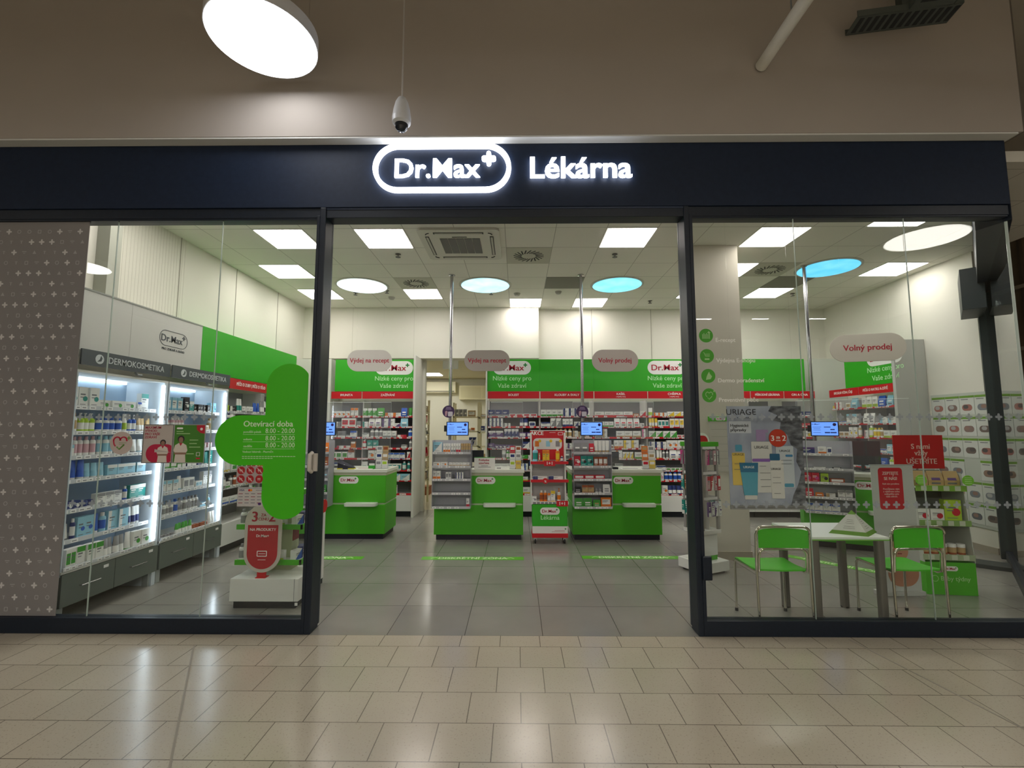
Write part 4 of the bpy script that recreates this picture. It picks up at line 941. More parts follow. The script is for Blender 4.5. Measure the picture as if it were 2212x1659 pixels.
for x, c in ((.10, 'orange'), (.26, 'light blue'), (.40, 'grey')): b.box(x - .03, x + .03, .2525, .2535, 1.32, 1.40, C(c)); b.prism(circle(.022, x + .04, 1.40, 12), .251, .2525, C('yellow'))
b.box(.28, .37, .2535, .255, 1.52, 1.524, WTXT); ring(b, stadium(.07, .04, 3, .44, 1.505, .004), stadium(.06, .03, 3, .44, 1.505, .003), .2535, .255, WTXT); b.build('header_print', h)
for i, (z, rail, txt, dx, tm) in enumerate(((1.115, RED, '1+1', 0, None), (.865, RED, '%', -.06, None), (.565, WHITE2, '1+1', .17, None))):
    b = MB(); b.box(.005, Wd - .005, .02, .27, z - .012, z, WHITE); s = b.build('shelf', t)
    b = MB(); b.box(.0, Wd, .0, .02, z - .03, z + .008, rail)
    if i == 2:
        for q in range(6): b.box(.03 + q * .055, .07 + q * .055, -.001, 0, z - .02, z, INKG)
    b.build('price_rail', s)
    b = MB(); cx = Wd / 2 + dx
    if i == 1: b.prism(circle(.04, cx, z - .01, 18), -.006, -.001, RED)
    else: b.box(cx - .08, cx + .08, -.006, -.001, z - .055, z + .02, RED)
    b.text(txt, .062 if i != 1 else .04, cx, -.0068, z - .018, WTXT, bold=.03); b.build('offer_tag', s)
XS = T(.19, 6.60, 0)
def srow(z, where, items, yo=.05):
    for x, kind, ww, h, c1, c2, st, n in items:
        for i in range(n): put(kind, ww, h, .05 if kind in ('box', 'pouch') else ww, c1, c2, st, XS @ T(x + ww / 2 + i * (ww + .004), yo, z), describe(kind, c1, c2, st) + ', ' + where)
srow(1.115, 'top shelf of the promotional stand', [(.03, 'bottle', .075, .20, 'light blue', 'teal', 0, 1), (.115, 'box', .02, .12, 'tan', 'brown', 4, 1), (.17, 'box', .045, .16, 'yellow', 'orange', 1, 2), (.355, 'bottle', .055, .19, 'orange', 'yellow', 0, 1), (.42, 'bottle', .04, .08, 'navy', 'white', 0, 1)])
srow(.865, 'middle shelf of the promotional stand', [(.03, 'box', .20, .05, 'white', 'navy', 5, 1), (.25, 'box', .20, .05, 'white', 'navy', 5, 1)])
srow(.565, 'bottom shelf of the promotional stand', [(.02, 'box', .06, .07, 'white', 'grey', 3, 1), (.125, 'bottle', .05, .15, 'orange', 'brown', 0, 2), (.235, 'box', .04, .12, 'white', 'orange', 1, 1), (.28, 'box', .06, .15, 'white', 'yellow', 1, 1), (.37, 'pump', .05, .18, 'white', 'orange', 0, 1)])

# ------------------------------------------------------------------ floor stickers
def floor_strip(label, x, y, rz, L, word=True):
    t = thing('floor_sticker', label, 'floor sticker', (x, y, 0), rz)
    b = MB(); b.box(0, L, 0, .135, .0002, .0015, M('#5fae2c', .4)); b.build('strip', t)
    b = MB(); b.text('DISKRÉTNÍ ZÓNA', .105, 0, 0, 0, M('#e2f2cc', .5), bold=.03, ext=.0003, mat=T(L / 2, .066, .0021))
    for s in (-1, 1):
        c = L / 2 + s * .46; b.add([(c - .05, .04, .0021), (c, .09, .0021), (c + .05, .04, .0021), (c + .05, .065, .0021), (c, .115, .0021), (c - .05, .065, .0021)], [(0, 1, 4, 5), (1, 2, 3, 4)], M('#b8dd96', .5))
    b.build('lettering', t); return t
floor_strip('green floor strip before the left counter, partly hidden by the door post', -3.14, 5.82, 0, 1.25)
floor_strip('green floor strip reading DISKRÉTNÍ ZÓNA before the closed counter', -1.17, 5.82, 0, 1.25)
floor_strip('green floor strip reading DISKRÉTNÍ ZÓNA before the right counter', .80, 5.88, 0, 1.25)
floor_strip('green floor strip lying at an angle behind the right window', 3.30, 6.02, radians(-47), 1.25)

# ------------------------------------------------------------------ island display with the 3 for 2 board (left window)
IX, IY = -2.545, 4.26
t = thing('island_display', 'low white island display with green shelf edges behind the left window', 'display stand', (IX, IY, 0))
b = MB(); b.box(.03, .58, .02, .40, 0, .062, PLINTH); b.build('plinth', t)
b = MB(); b.box(0, .61, 0, .42, .062, .256, WHITE); b.build('base_box', t, bevel=.004)
b = MB(); b.box(.572, .576, -.001, .0, .062, .256, GREYM); b.box(.585, .61, -.002, 0, .03, .055, TAG); b.build('joint', t)
b = MB(); b.box(.20, .41, .27, .41, .256, 1.22, M('#b5bd9a', .6)); b.build('core', t)
b = MB(); b.box(.22, .30, .265, .27, .75, 1.2, M('#7d8c1e', .5)); b.box(.41, .415, .28, .40, .52, .72, M('#7c1420', .5)); b.build('core_print', t)
for i, z in enumerate((.37, .685, 1.0)):
    b = MB(); b.box(-.03, .56, .12, .41, z - .012, z, WHITE); s = b.build('shelf', t)
    b = MB(); b.box(-.03, .575, .105, .12, z - .025, z + .02, GREEN_C); b.box(.56, .575, .105, .41, z - .025, z + .02, GREEN_C)
    for q in range(2): b.box(.575, .577, .16 + q * .14, .24 + q * .14, z - .018, z + .014, TAG)
    b.build('green_edge', s)
XI = T(IX, IY, 0)
for z, nm in ((.37, 'lower'), (.685, 'middle')):
    for i, (x, y, kind, ww, h, c1, c2, st, rz) in enumerate(((.0, .14, 'bottle', .05, .15, 'white', 'grey', 0, 0), (.06, .15, 'bottle', .05, .16, 'white', 'grey', 0, 0), (.20, .14, 'tube', .05, .12, 'grey', 'white', 0, 0),
         (.46, .20, 'box', .10, .09, 'white', 'blue', 2, pi / 2 - .2), (.45, .33, 'box', .12, .10, 'navy', 'white', 2, pi / 2 + .3), (.36, .15, 'box', .07, .09, 'white', 'lime', 0, 0))):
        put(kind, ww, h, .05 if kind == 'box' else ww, c1, c2, st, XI @ T(x + (.05 if rz else 0), y, z) @ RZ(rz), describe(kind, c1, c2, st) + ' on the ' + nm + ' shelf of the island display')
b = MB()
tb = thing('offer_board', 'rounded board reading 3 za cenu 2 standing on the island display', 'sign', (IX + .258, IY + .035, .256))
b = MB(); b.box(-.045, .045, -.02, .05, 0, .006, RED); b.box(-.04, .04, 0, .012, .0, .10, RED); b.build('foot', tb)
b = MB(); b.prism(stadium(.335, .60, 12, 0, .345), -.006, .006, M('#c9c2b8', .5)); b.build('board', tb, bevel=.002)
b = MB()
pp = stadium(.275, .54, 12, 0, .345); pp = pp[:13] + [(.1375, .46), (-.1375, .46)] + pp[39:]; b.prism(pp, -.0075, -.006, M('#b8202c', .5)); b.build('red_field', tb)
b = MB(); b.text('3', .125, -.078, -.008, .53, RTXT, bold=.035); b.text('2', .125, .078, -.008, .53, RTXT, bold=.035); b.text('ZA', .035, 0, -.008, .548, RTXT, bold=.01); b.text('CENU', .035, 0, -.008, .512, RTXT, bold=.01)
b.text('NA PRODUKTY', .034, 0, -.009, .42, WTXT, bold=.02); b.text('Dr.Max+', .032, 0, -.009, .365, WTXT, bold=.02); ring(b, stadium(.09, .05, 4, 0, .21, .006), stadium(.078, .038, 4, 0, .21, .004), -.009, -.0075, WTXT)
b.box(-.03, .03, -.009, -.0075, .208, .212, WTXT); b.box(-.035, .035, -.009, -.0075, .155, .159, WTXT); b.build('lettering', tb)
t = thing('side_display', 'white upright panel with a red rounded top beside the left door post', 'display stand', (-2.16, 4.71, 0))
# it stands directly behind the island, nearer the doorway
b = MB(); b.box(.10, .155, .0, .27, .05, .72, WHITE2); b.build('panel', t, bevel=.004)
b = MB(); b.M = T(.165, .15, .785) @ RZ(pi / 2); b.prism(stadium(.25, .13, 8), -.003, .003, RED); b.build('red_top', t)
b = MB(); b.box(.10, .15, .01, .26, 0, .05, PLINTH); b.build('plinth', t)

# ------------------------------------------------------------------ accessories spinner behind the right door post
t = thing('accessory_spinner', 'white four sided spinner rack behind the right door post', 'display stand', (2.095, 5.45, 0), radians(26))
b = MB(); b.box(-.19, .19, -.19, .19, .02, .13, WHITE); b.build('base', t, bevel=.006)
b = MB()
for x in (-.14, .14):
    for y in (-.14, .14): b.lathe([(.02, 0), (.02, .02)], M('#222', .6) if False else M('#222226', .6), 10, (x, y, 0))
b.build('feet', t)
b = MB(); b.box(-.105, .105, -.105, .105, .13, .18, GREEN_C); b.build('green_collar', t)
b = MB(); b.box(-.11, .11, -.11, .11, .18, .42, WHITE2); b.build('lower_body', t, bevel=.003)
b = MB(); b.box(-.14, .14, -.14, .14, .42, .46, WHITE); b.build('turntable', t)
for x, y in ((-.12, -.12), (.12, -.12), (.12, .12), (-.12, .12)):
    b = MB(); b.box(x - .015, x + .015, y - .015, y + .015, .46, 1.40, M('#9c9a96', .5)); b.build('corner_post', t)
b = MB(); b.box(-.105, .105, -.005, .005, .46, 1.36, M('#c9c6c0', .6)); b.box(-.005, .005, -.105, .105, .46, 1.36, M('#c9c6c0', .6)); b.build('core_panels', t)
b = MB(); b.box(-.145, .145, -.145, .145, 1.38, 1.43, GREEN_C); b.build('green_cap', t)
b = MB(); b.prism([(x, max(z, 1.43)) for x, z in stadium(.32, .22, 8, 0, 1.42)], -.01, .01, WHITE); b.prism([(x, max(z, 1.43)) for x, z in stadium(.26, .14, 8, 0, 1.43)], -.013, -.01, RED); b.build('header', t)
XSP = T(2.095, 5.45, 0) @ RZ(radians(26))
for face in range(4):
    XF = XSP @ RZ(face * pi / 2) @ T(0, -.135, 0)
    for r, z in enumerate((.62, .90, 1.18)):
        pal = [[('purple', 'white'), ('white', 'purple')], [('pink', 'red'), ('red', 'white')], [('pink', 'magenta'), ('grey', 'white')]][r] if face % 2 == 0 else [[('teal', 'white')], [('teal', 'white'), ('brown', 'tan')], [('magenta', 'grey'), ('grey', 'white')]][r]
        b = MB(); b.M = RZ(face * pi / 2) @ T(0, -.135, 0)
        b.box(-.10, .10, -.006, 0, z + .17, z + .20, TAG)
        for q in range(4): b.tube([(-.08 + q * .053, .02, z + .165), (-.08 + q * .053, -.07, z + .165)], .003, STEEL, 5)
        b.build('peg_rail', t)
        for q in range(4):
            c1, c2 = pal[q % len(pal)]
            o = put('box', .04, .155, .02, c1, c2, (q + r) % 6, XF @ T(-.08 + q * .053, -.058, z), 'slim %s packet hanging in the %s row of the spinner' % (c1, ['lowest', 'middle', 'upper'][r]))
            o.name = 'hanging_packet'; o['category'] = 'packet'

# ------------------------------------------------------------------ poster frame hanging in the right window
PX0, PX1, PZ0, PZ1, PY = 1.72, 2.325, .935, 1.765, 3.86
t = thing('hanging_poster', 'large water and skin care poster reading URIAGE hanging behind the right window', 'poster', (PX0, PY, PZ0))
PW, PH = PX1 - PX0, PZ1 - PZ0
b = MB(); b.box(0, PW, 0, .006, .03, PH, noise_mat('poster_water', '#8d93a8', '#b7bccb', 5, .25, .3, (1, 1, .6))); b.build('sheet', t)
b = MB(); b.box(0, PW, -.004, .012, -.0, .032, M('#a8a9ad', .35, .6)); b.box(.02, PW - .02, -.0055, -.004, .012, .016, M('#6d6e72', .4)); b.build('bottom_rail', t)
b = MB()
for x in (.05, PW - .05): b.tube([(x, .003, PH), (x, .003, ZC - PZ0)], .0007, ACRYL, 4)
b.build('hanging_wires', t)
rn = random.Random(4)
b = MB(); rock = [(PW, PH), (PW * .60, PH), (PW * .56, PH * .95), (PW * .68, PH * .91), (PW * .62, PH * .86), (PW * .72, PH * .84), (PW * .70, PH * .76), (PW * .80, PH * .72), (PW * .84, PH * .62), (PW * .92, PH * .58), (PW * .90, PH * .46), (PW * .96, PH * .36), (PW * .91, PH * .24), (PW * .84, PH * .14), (PW * .80, PH * .04), (PW, PH * .04)]
b.prism(rock, -.0015, 0, noise_mat('poster_rock', '#34363e', '#8a8c94', 14, .25, .4, (1, 1, 2.2))); b.build('rock_picture', t)
def u(x): return (x - 1567) / (1731 - 1567) * PW      # poster layout read from the photograph, as fractions of the sheet
def vz(y): return (1110 - y) / (1110 - 880) * PH
def bottle_pic(b, x0, x1, y0, y1, m, yy): b.prism(stadium(u(x1) - u(x0), vz(y0) - vz(y1), 4, (u(x0) + u(x1)) / 2, (vz(y0) + vz(y1)) / 2, .008), yy - .001, yy, m)
b = MB(); PWH = M('#d5d3d0', .4)
bottle_pic(b, 1574, 1602, 985, 1057, M('#e0bf5c', .4), -.002); bottle_pic(b, 1582, 1597, 967, 982, M('#4f9ab8', .4), -.002)
bottle_pic(b, 1671, 1709, 970, 1062, M('#c6ccd4', .4), -.002); bottle_pic(b, 1686, 1706, 1053, 1061, M('#4f9ab8', .4), -.0032); bottle_pic(b, 1691, 1707, 989, 994, M('#3c7fae', .4), -.0032)
bottle_pic(b, 1617, 1662, 960, 1073, PWH, -.0035); bottle_pic(b, 1629, 1650, 940, 959, M('#a389b4', .4), -.002); bottle_pic(b, 1629, 1656, 933, 940, M('#a389b4', .4), -.002); bottle_pic(b, 1618, 1657, 998, 1005, M('#8a5fb0', .4), -.005)
b.prism([(u(1589), vz(1007)), (u(1630), vz(1007)), (u(1626), vz(1079)), (u(1597), vz(1079))], -.006, -.005, M('#4ba0ba', .4)); b.prism([(u(1589), vz(1007)), (u(1630), vz(1007)), (u(1629), vz(1028)), (u(1591), vz(1028))], -.007, -.006, M('#1f6f96', .4)); bottle_pic(b, 1598, 1625, 1079, 1088, PWH, -.005)
bottle_pic(b, 1657, 1685, 1000, 1086, M('#dad7d3', .4), -.006); bottle_pic(b, 1656, 1678, 987, 1002, M('#1f5f86', .4), -.007)
b.build('product_picture', t)
b = MB(); b.box(u(1571), u(1619), -.002, 0, vz(941), vz(914), M('#c9ccd6', .4)); b.text('URIAGE', .068, u(1598), -.0025, vz(894), INK, bold=.0, sx=1.05); b.text('E A U   T H E R M A L E', .018, u(1598), -.0025, vz(906.5), INK)
b.text('Hygienické', .034, u(1573), -.003, vz(924), INK, bold=.02, align='LEFT'); b.text('přípravky', .034, u(1573), -.003, vz(934), INK, bold=.02, align='LEFT')
for x, y, s, m, d in ((1588, 989, .026, INK, -.0035), (1639, 973, .034, INK, -.005), (1690, 981, .026, INK, -.0035), (1609, 1017, .026, WTXT, -.0085), (1668, 1021, .023, INK, -.0085)): b.text('URIAGE', s, u(x), d, vz(y), m)
for x, y, ww in ((1588, 1010, 18), (1588, 1022, 20), (1640, 1015, 14), (1645, 1030, 22), (1645, 1045, 22), (1645, 1060, 20), (1669, 1040, 16), (1669, 1052, 18), (1669, 1075, 14), (1692, 1002, 24), (1692, 1010, 22)): b.box(u(x - ww / 2), u(x + ww / 2), -.0085, -.0035, vz(y), vz(y) + .003, INKG)
b.build('lettering', t)
b = MB(); b.prism(circle(.072, u(1676), vz(952)), -.0092, -.0035, M('#c8381f', .4)); b.build('offer_roundel', t)
b = MB(); b.text('3', .062, u(1664), -.010, vz(953), WTXT, bold=.03); b.text('za', .036, u(1676), -.010, vz(950), WTXT, bold=.02); b.text('2', .062, u(1689), -.010, vz(953), WTXT, bold=.03); b.text('cenu', .02, u(1676), -.010, vz(957), WTXT, bold=.01); b.build('lettering', t)

# green framed list on the pillar
t = thing('framed_price_list', 'price list with green logo strip mounted on the white pillar', 'notice', (2.40, 5.85, 1.05))
b = MB(); b.box(-.02, .26, -.012, 0, 0, .62, M('#bdb9ae', .5)); b.build('paper_frame', t); b = MB(); b.box(-.03, .27, -.016, 0, .62, .68, GREEN_C); b.prism(stadium(.12, .04, 6, .12, .65), -.018, -.016, WHITE); b.text('Dr.Max+', .026, .12, -.0188, .65, RTXT, bold=.02); b.build('logo_strip', t)
b = MB()
for i in range(6): b.box(0, .24, -.0125, -.012, .07 + i * .09, .073 + i * .09, M('#8f8c84', .5))
b.build('print_lines', t)

# ------------------------------------------------------------------ stickers on the glass
GF = GY - .0015                                  # just in front of the panes
# patterned grey film at the far left
t = thing('patterned_window_film', 'grey window film with small white crosses and pharmacy icons at far left', 'window film', (-5.2, GY - .005, .118))
FW = -3.625 + 5.2
b = MB(); b.box(0, FW, 0, .004, 0, 3.22, noise_mat('film_grey', '#797675', '#84807e', .8, .7)); b.build('film', t)
b = MB(); rn = random.Random(9); FM = M('#c9c6c3', .7); FI = M('#a19e9c', .7)
for r in range(35):
    z = .05 + r * .0905
    for q in range(18):
        x = FW - .05 - q * .087 - (r % 3) * .027
        if x < .02: continue
        if (q * 2 + r * 3) % 7 in (0, 4) and (q + r) % 2 == 0 or (q + 2 * r) % 5 == 0: b.prism(plus_poly(.024, .0068, x, z, 3), -.0006, 0, FM)
        else:
            k = rn.randrange(5)
            if k == 0: ring(b, circle(.017, x, z, 10), circle(.012, x, z, 10), -.0005, 0, FI)
            elif k == 1: b.box(x - .018, x + .018, -.0005, 0, z + .004, z + .010, FI); b.box(x - .009, x + .009, -.0005, 0, z - .009, z - .005, FI)
            elif k == 2: ring(b, stadium(.030, .032, 2, x, z, .005), stadium(.020, .022, 2, x, z, .003), -.0005, 0, FI)
            elif k == 3: b.prism([(x - .016, z - .013), (x + .016, z - .013), (x, z + .016)], -.0005, 0, FI)
            else: b.box(x - .003, x + .003, -.0005, 0, z - .014, z + .006, FI); b.box(x - .01, x + .01, -.0005, 0, z + .007, z + .012, FI)
tag(b.build('icon_pattern', t), kind='stuff')
# two rows of cross markers on both windows
cm = MB(); cm.prism(plus_poly(.0285, .0095), -.001, 0, CROSS); cmesh = cm.mesh('cross_marker')
for rowi, z in enumerate((1.675, .985)):
    for side, xa, xb in (('left', -3.57, -2.45), ('right', 1.575, 4.02)):
        x = xa
        while x < xb:
            if not (side == 'left' and rowi == 1 and x > -2.46) and not (side == 'right' and 1.70 < x < 2.33 and rowi == 1 and False):
                o = bpy.data.objects.new('cross_marker', cmesh); COL.objects.link(o); o.location = (x, GY - .0008, z)
                tag(o, 'frosted cross marker in the %s row on the %s window' % (('upper', 'lower')[rowi], side), 'sticker', 'cross markers %s row %s window' % (('upper', 'lower')[rowi], side))
            x += .0785
# green cross with the opening hours
t = thing('opening_hours_sticker', 'big green cross shaped sticker with opening hours beside the door', 'sticker', (0, GF, 0))
def cut(P, xm): return [(min(x, xm), z) for x, z in P]
pl = []
cx, r_ = -1.862, .178
vert = stadium(.37, 1.25, 16, cx, 1.487)
R0 = [(x, z) for x, z in vert]
left = [(x, z) for x, z in stadium(.80, .402, 16, -2.047, 1.489)]
b = MB(); b.prism(cut(vert, -1.706), -.0012, 0, GREEN_ST); b.prism([(min(x, -1.80), z) for x, z in left], -.0018, 0, GREEN_ST); b.build('green_cross', t)
b = MB(); WL = M('#d6ecc8', .5); y = -.0024
def tp(px, py, txt, s, al='LEFT', bold=.0, sx=1.0):
    x, z = P2(px, py, GF); b.text(txt, s, x, y, z, WL, bold=bold, ext=.0003, align=al, sx=sx)
tp(526, 916, 'Otevírací doba', .066, bold=.018, sx=1.02)
for py, d in ((931, 'pondělí-pátek'), (947, 'sobota'), (962, 'neděle')):
    tp(526, py + 2, d, .026); tp(637, py, '8.00 - 20.00', .054, 'RIGHT', sx=.92)
    x0, z0 = P2(525, py + 7.5, GF); x1, _ = P2(637, py + 7.5, GF); b.box(x0, x1, y, y + .0006, z0 - .001, z0 + .001, WL)
tp(524, 976, 'Vedoucí lékárník - PharmDr.', .022)
for py in (986, 990):
    x0, z0 = P2(523, py, GF); x1, _ = P2(634 if py < 988 else 590, py, GF); q = x0
    while q < x1: b.box(q, q + .018, y, y + .0006, z0 - .002, z0 + .002, WL); q += .023
b.build('lettering', t)
# round heart sticker
x, z = P2(262, 957, GF); t = thing('round_heart_sticker', 'round white sticker with red heart and green tick on the left window', 'sticker', (x, GF, z))
b = MB(); b.prism(circle(.092, n=36), -.001, 0, M('#bcaea6', .6)); b.build('disc', t)
b = MB(); b.M = T(-.008, 0, 0)
hp = []
for i in range(21):
    a = pi * (1.05 - i / 20 * 1.05); hp.append((-.026 + .028 * cos(a), .02 + .028 * sin(a)))
hq = [(-x, z) for x, z in hp][::-1]
b.tube([(x, -.002, z) for x, z in hp], .0058, M('#b01236', .5), 5); b.tube([(x, -.002, z) for x, z in hq], .0058, M('#b01236', .5), 5)
b.tube([(-.054, -.002, .015), (-.048, -.002, -.01), (-.036, -.002, -.025)], .0058, M('#b01236', .5), 5)
b.build('heart', t)
b = MB(); b.M = T(-.008, 0, 0); b.tube([(-.024, -.002, -.03), (-.004, -.002, -.05), (.035, -.002, -.012)], .006, M('#5d8a3a', .5), 5); b.prism(plus_poly(.016, .004, .068, .04), -.0016, -.001, M('#5d8a3a', .5)); b.box(-.01, .05, -.0016, -.001, .0, .003, M('#5d8a3a', .5)); b.box(-.01, .03, -.0016, -.001, -.012, -.009, M('#5d8a3a', .5)); b.build('tick_and_plus', t)
# two small posters
def fig(b, cx, z0, s, skin='#8a6a58', coat='#cfc6ba'):
    SK = M(skin, .6); CO = M(coat, .6); yy = -.0016
    b.prism([(cx - .035 * s, z0), (cx + .035 * s, z0), (cx + .03 * s, z0 + .05 * s), (cx + .042 * s, z0 + .075 * s), (cx + .034 * s, z0 + .105 * s), (cx + .012 * s, z0 + .118 * s), (cx - .012 * s, z0 + .118 * s), (cx - .034 * s, z0 + .105 * s), (cx - .042 * s, z0 + .075 * s), (cx - .03 * s, z0 + .05 * s)], yy, -.001, CO)
    b.prism(circle(.021 * s, cx, z0 + .142 * s, 16), yy, -.001, M('#2c2220', .6)); b.prism(stadium(.026 * s, .034 * s, 5, cx, z0 + .136 * s), yy - .0004, yy, SK)
    b.prism([(cx - .01 * s, z0 + .118 * s), (cx + .01 * s, z0 + .118 * s), (cx, z0 + .10 * s)], yy - .0004, yy, M('#b0203a', .6))
    b.prism([(cx - .036 * s, z0 + .062 * s), (cx + .036 * s, z0 + .062 * s), (cx + .036 * s, z0 + .05 * s), (cx - .036 * s, z0 + .05 * s)], yy - .0004, yy, SK)
t = thing('small_window_poster', 'small white poster reading MAXIMUM VÝHOD PRO VAŠE ZDRAVÍ on the left window', 'poster', (-3.035, GF, 1.306))
b = MB(); b.box(0, .245, -.001, 0, 0, .308, M('#b3aaa2', .6)); b.build('sheet', t); b = MB(); ring(b, stadium(.249, .312, 2, .1225, .154, .003), stadium(.237, .30, 2, .1225, .154, .002), -.003, -.001, M('#6b6a68', .5)); b.build('frame', t)
b = MB(); b.prism([(min(x, .236), z) for x, z in stadium(.24, .15, 8, .15, .075)], -.0014, -.001, M('#b0183e', .6))
b.prism([(.10, .085), (.235, .085), (.10, .11)], -.0018, -.0014, M('#b3aaa2', .6)); fig(b, .165, .0, 1.15); b.build('picture', t)
b = MB()
for i, s_ in enumerate(('MAXIMUM', 'VÝHOD', 'PRO VAŠE', 'ZDRAVÍ')): b.text(s_, .028, .012, -.0018, .283 - i * .026, M('#a8304a', .5), bold=.03, ext=.0003, align='LEFT')
b.build('lettering', t)
t = thing('small_window_poster', 'small green poster with a person in a white polo shirt on the left window', 'poster', (-2.784, GF, 1.306))
b = MB(); b.box(0, .255, -.001, 0, 0, .308, M('#3f7a24', .6)); b.build('sheet', t); b = MB(); ring(b, stadium(.259, .312, 2, .1275, .154, .003), stadium(.247, .30, 2, .1275, .154, .002), -.003, -.001, M('#9a9b98', .5)); b.build('frame', t)
b = MB(); b.prism([(.18, .304), (.251, .304), (.251, .235), (.215, .24), (.185, .265)], -.0014, -.001, M('#b0182e', .6)); b.prism(circle(.011, .222, .272, 12), -.0018, -.0014, WHITE2); fig(b, .06, .0, 1.35)
b.prism(stadium(.05, .014, 5, .045, .278), -.0014, -.001, WHITE2)
for x0, x1, z in ((.02, .075, .25), (.02, .13, .232), (.13, .20, .18), (.13, .19, .152), (.13, .22, .124), (.11, .17, .07)): b.box(x0, x1, -.0014, -.001, z, z + .006, M('#9fc48a', .6))
ring(b, stadium(.03, .03, 2, .205, .07, .002), stadium(.024, .024, 2, .205, .07, .002), -.0014, -.001, WHITE2); b.box(.19, .222, -.0014, -.001, .03, .042, M('#b0182e', .6)); b.build('picture', t)
# prohibition and card stickers
x0, z0 = P2(510, 1044, GF); t = thing('prohibition_sticker', 'clear sticker with six red prohibition signs under the green cross', 'sticker', (x0, GF, z0))
b = MB(); b.box(0, .222, -.0008, 0, 0, .135, M('#a59a98', .6)); b.build('backing', t)
b = MB()
for i in range(6):
    cx, cz = .037 + (i % 3) * .074, .102 - (i // 3) * .068
    b.prism(circle(.031, cx, cz, 20), -.0014, -.0008, M('#a3141c', .5)); b.M = T(cx, 0, cz) @ RY(radians(45)); 
    if i != 5: b.box(-.026, .026, -.002, -.0014, -.003, .003, M('#d8b8b4', .5))
    b.M = Matrix.Identity(4); b.box(cx - .014, cx + .010, -.0018, -.0014, cz - .003, cz + .007, M('#cfa8a4', .5)); b.box(cx - .010, cx - .006, -.0018, -.0014, cz - .014, cz, M('#cfa8a4', .5)); b.box(cx + .004, cx + .008, -.0018, -.0014, cz - .014, cz, M('#cfa8a4', .5))
b.build('red_signs', t)
x0, z0 = P2(512, 1094, GF); t = thing('card_payment_sticker', 'white sticker listing accepted payment cards beside the island display', 'sticker', (x0, GF, z0))
b = MB(); b.box(0, .205, -.0008, 0, 0, .152, M('#b9b6b2', .6)); b.box(0, .205, -.0012, -.0008, .142, .146, M('#7c8a96', .6)); b.build('backing', t)
b = MB(); b.text('VISA', .022, .032, -.0014, .128, M('#26356e', .5), bold=.03, ext=.0002); b.prism(circle(.010, .093, .128, 14), -.0014, -.0008, M('#c81e24', .5)); b.prism(circle(.010, .107, .128, 14), -.0016, -.0008, M('#e08a1c', .5))
for r in range(4):
    for q in range(4): b.box(.008 + q * .05, .042 + q * .05, -.0013, -.0008, .098 - r * .024, .103 - r * .024, INKG if (r + q) % 3 else M('#8c3a44', .5))
b.prism(stadium(.026, .02, 4, .18, .02), -.0014, -.0008, M('#4a2a68', .5)); b.box(.145, .205, -.0013, -.0008, .126, .130, INKG); b.build('print', t)
# four service icons with words
for i, (px, py, txt, nm) in enumerate(((1525, 725, 'E-recept', 'barcode'), (1527, 769, 'Výdejna E-shopu', 'shopping cart'), (1530, 812, 'Dermo poradenství', 'leaf'), (1532, 854, 'Preventivní péče', 'heart and tick'))):
    x, z = P2(px, py, GF); t = thing('service_sticker', 'green round %s sticker with the words %s on the right window' % (nm, txt), 'sticker', (x, GF, z))
    b = MB(); b.prism(circle(.057, n=32), -.001, 0, M('#42a01e', .5)); b.build('disc', t)
    b = MB(); L = M('#a9d293', .5); y0_, y1_ = -.0016, -.001
    if i == 0:
        for q in range(6): b.box(-.03 + q * .011, -.025 + q * .011, y0_, y1_, -.026, .012 + (q % 2) * .008, L)
        b.prism(plus_poly(.012, .003, .024, .026), y0_, y1_, L)
    elif i == 1:
        b.tube([(-.03, -.0012, .028), (-.022, -.0012, .026), (-.012, -.0012, -.002), (.022, -.0012, -.002)], .002, L, 4); b.box(-.016, .024, y0_, y1_, .004, .007, L); b.box(-.018, .024, y0_, y1_, .014, .017, L); b.prism(stadium(.04, .012, 5, 0, -.026), y0_, y1_, L)
    elif i == 2: b.prism([(-.02, -.032), (.018, -.026), (.030, -.004), (.012, .018), (.008, .034), (-.006, .012), (-.014, -.006)], y0_, y1_, L)
    else:
        b.tube([(0, -.0014, .018), (-.014, -.0014, .028), (-.028, -.0014, .016), (-.028, -.0014, 0), (-.018, -.0014, -.012)], .0035, L, 4); b.tube([(0, -.0014, .018), (.014, -.0014, .028), (.028, -.0014, .016), (.026, -.0014, .002)], .0035, L, 4); b.tube([(-.014, -.0014, -.018), (-.002, -.0014, -.032), (.022, -.0014, -.008)], .0035, L, 4); b.prism(plus_poly(.01, .0025, .04, .034), y0_, y1_, L)
    b.build('icon', t)
    b = MB(); dx, dz = .075, -.038; b.text(txt, .047, dx, -.0008, dz, M('#f0efe9', .6), bold=.014, ext=.0003, align='LEFT', sx=1.0); b.build('lettering', t)

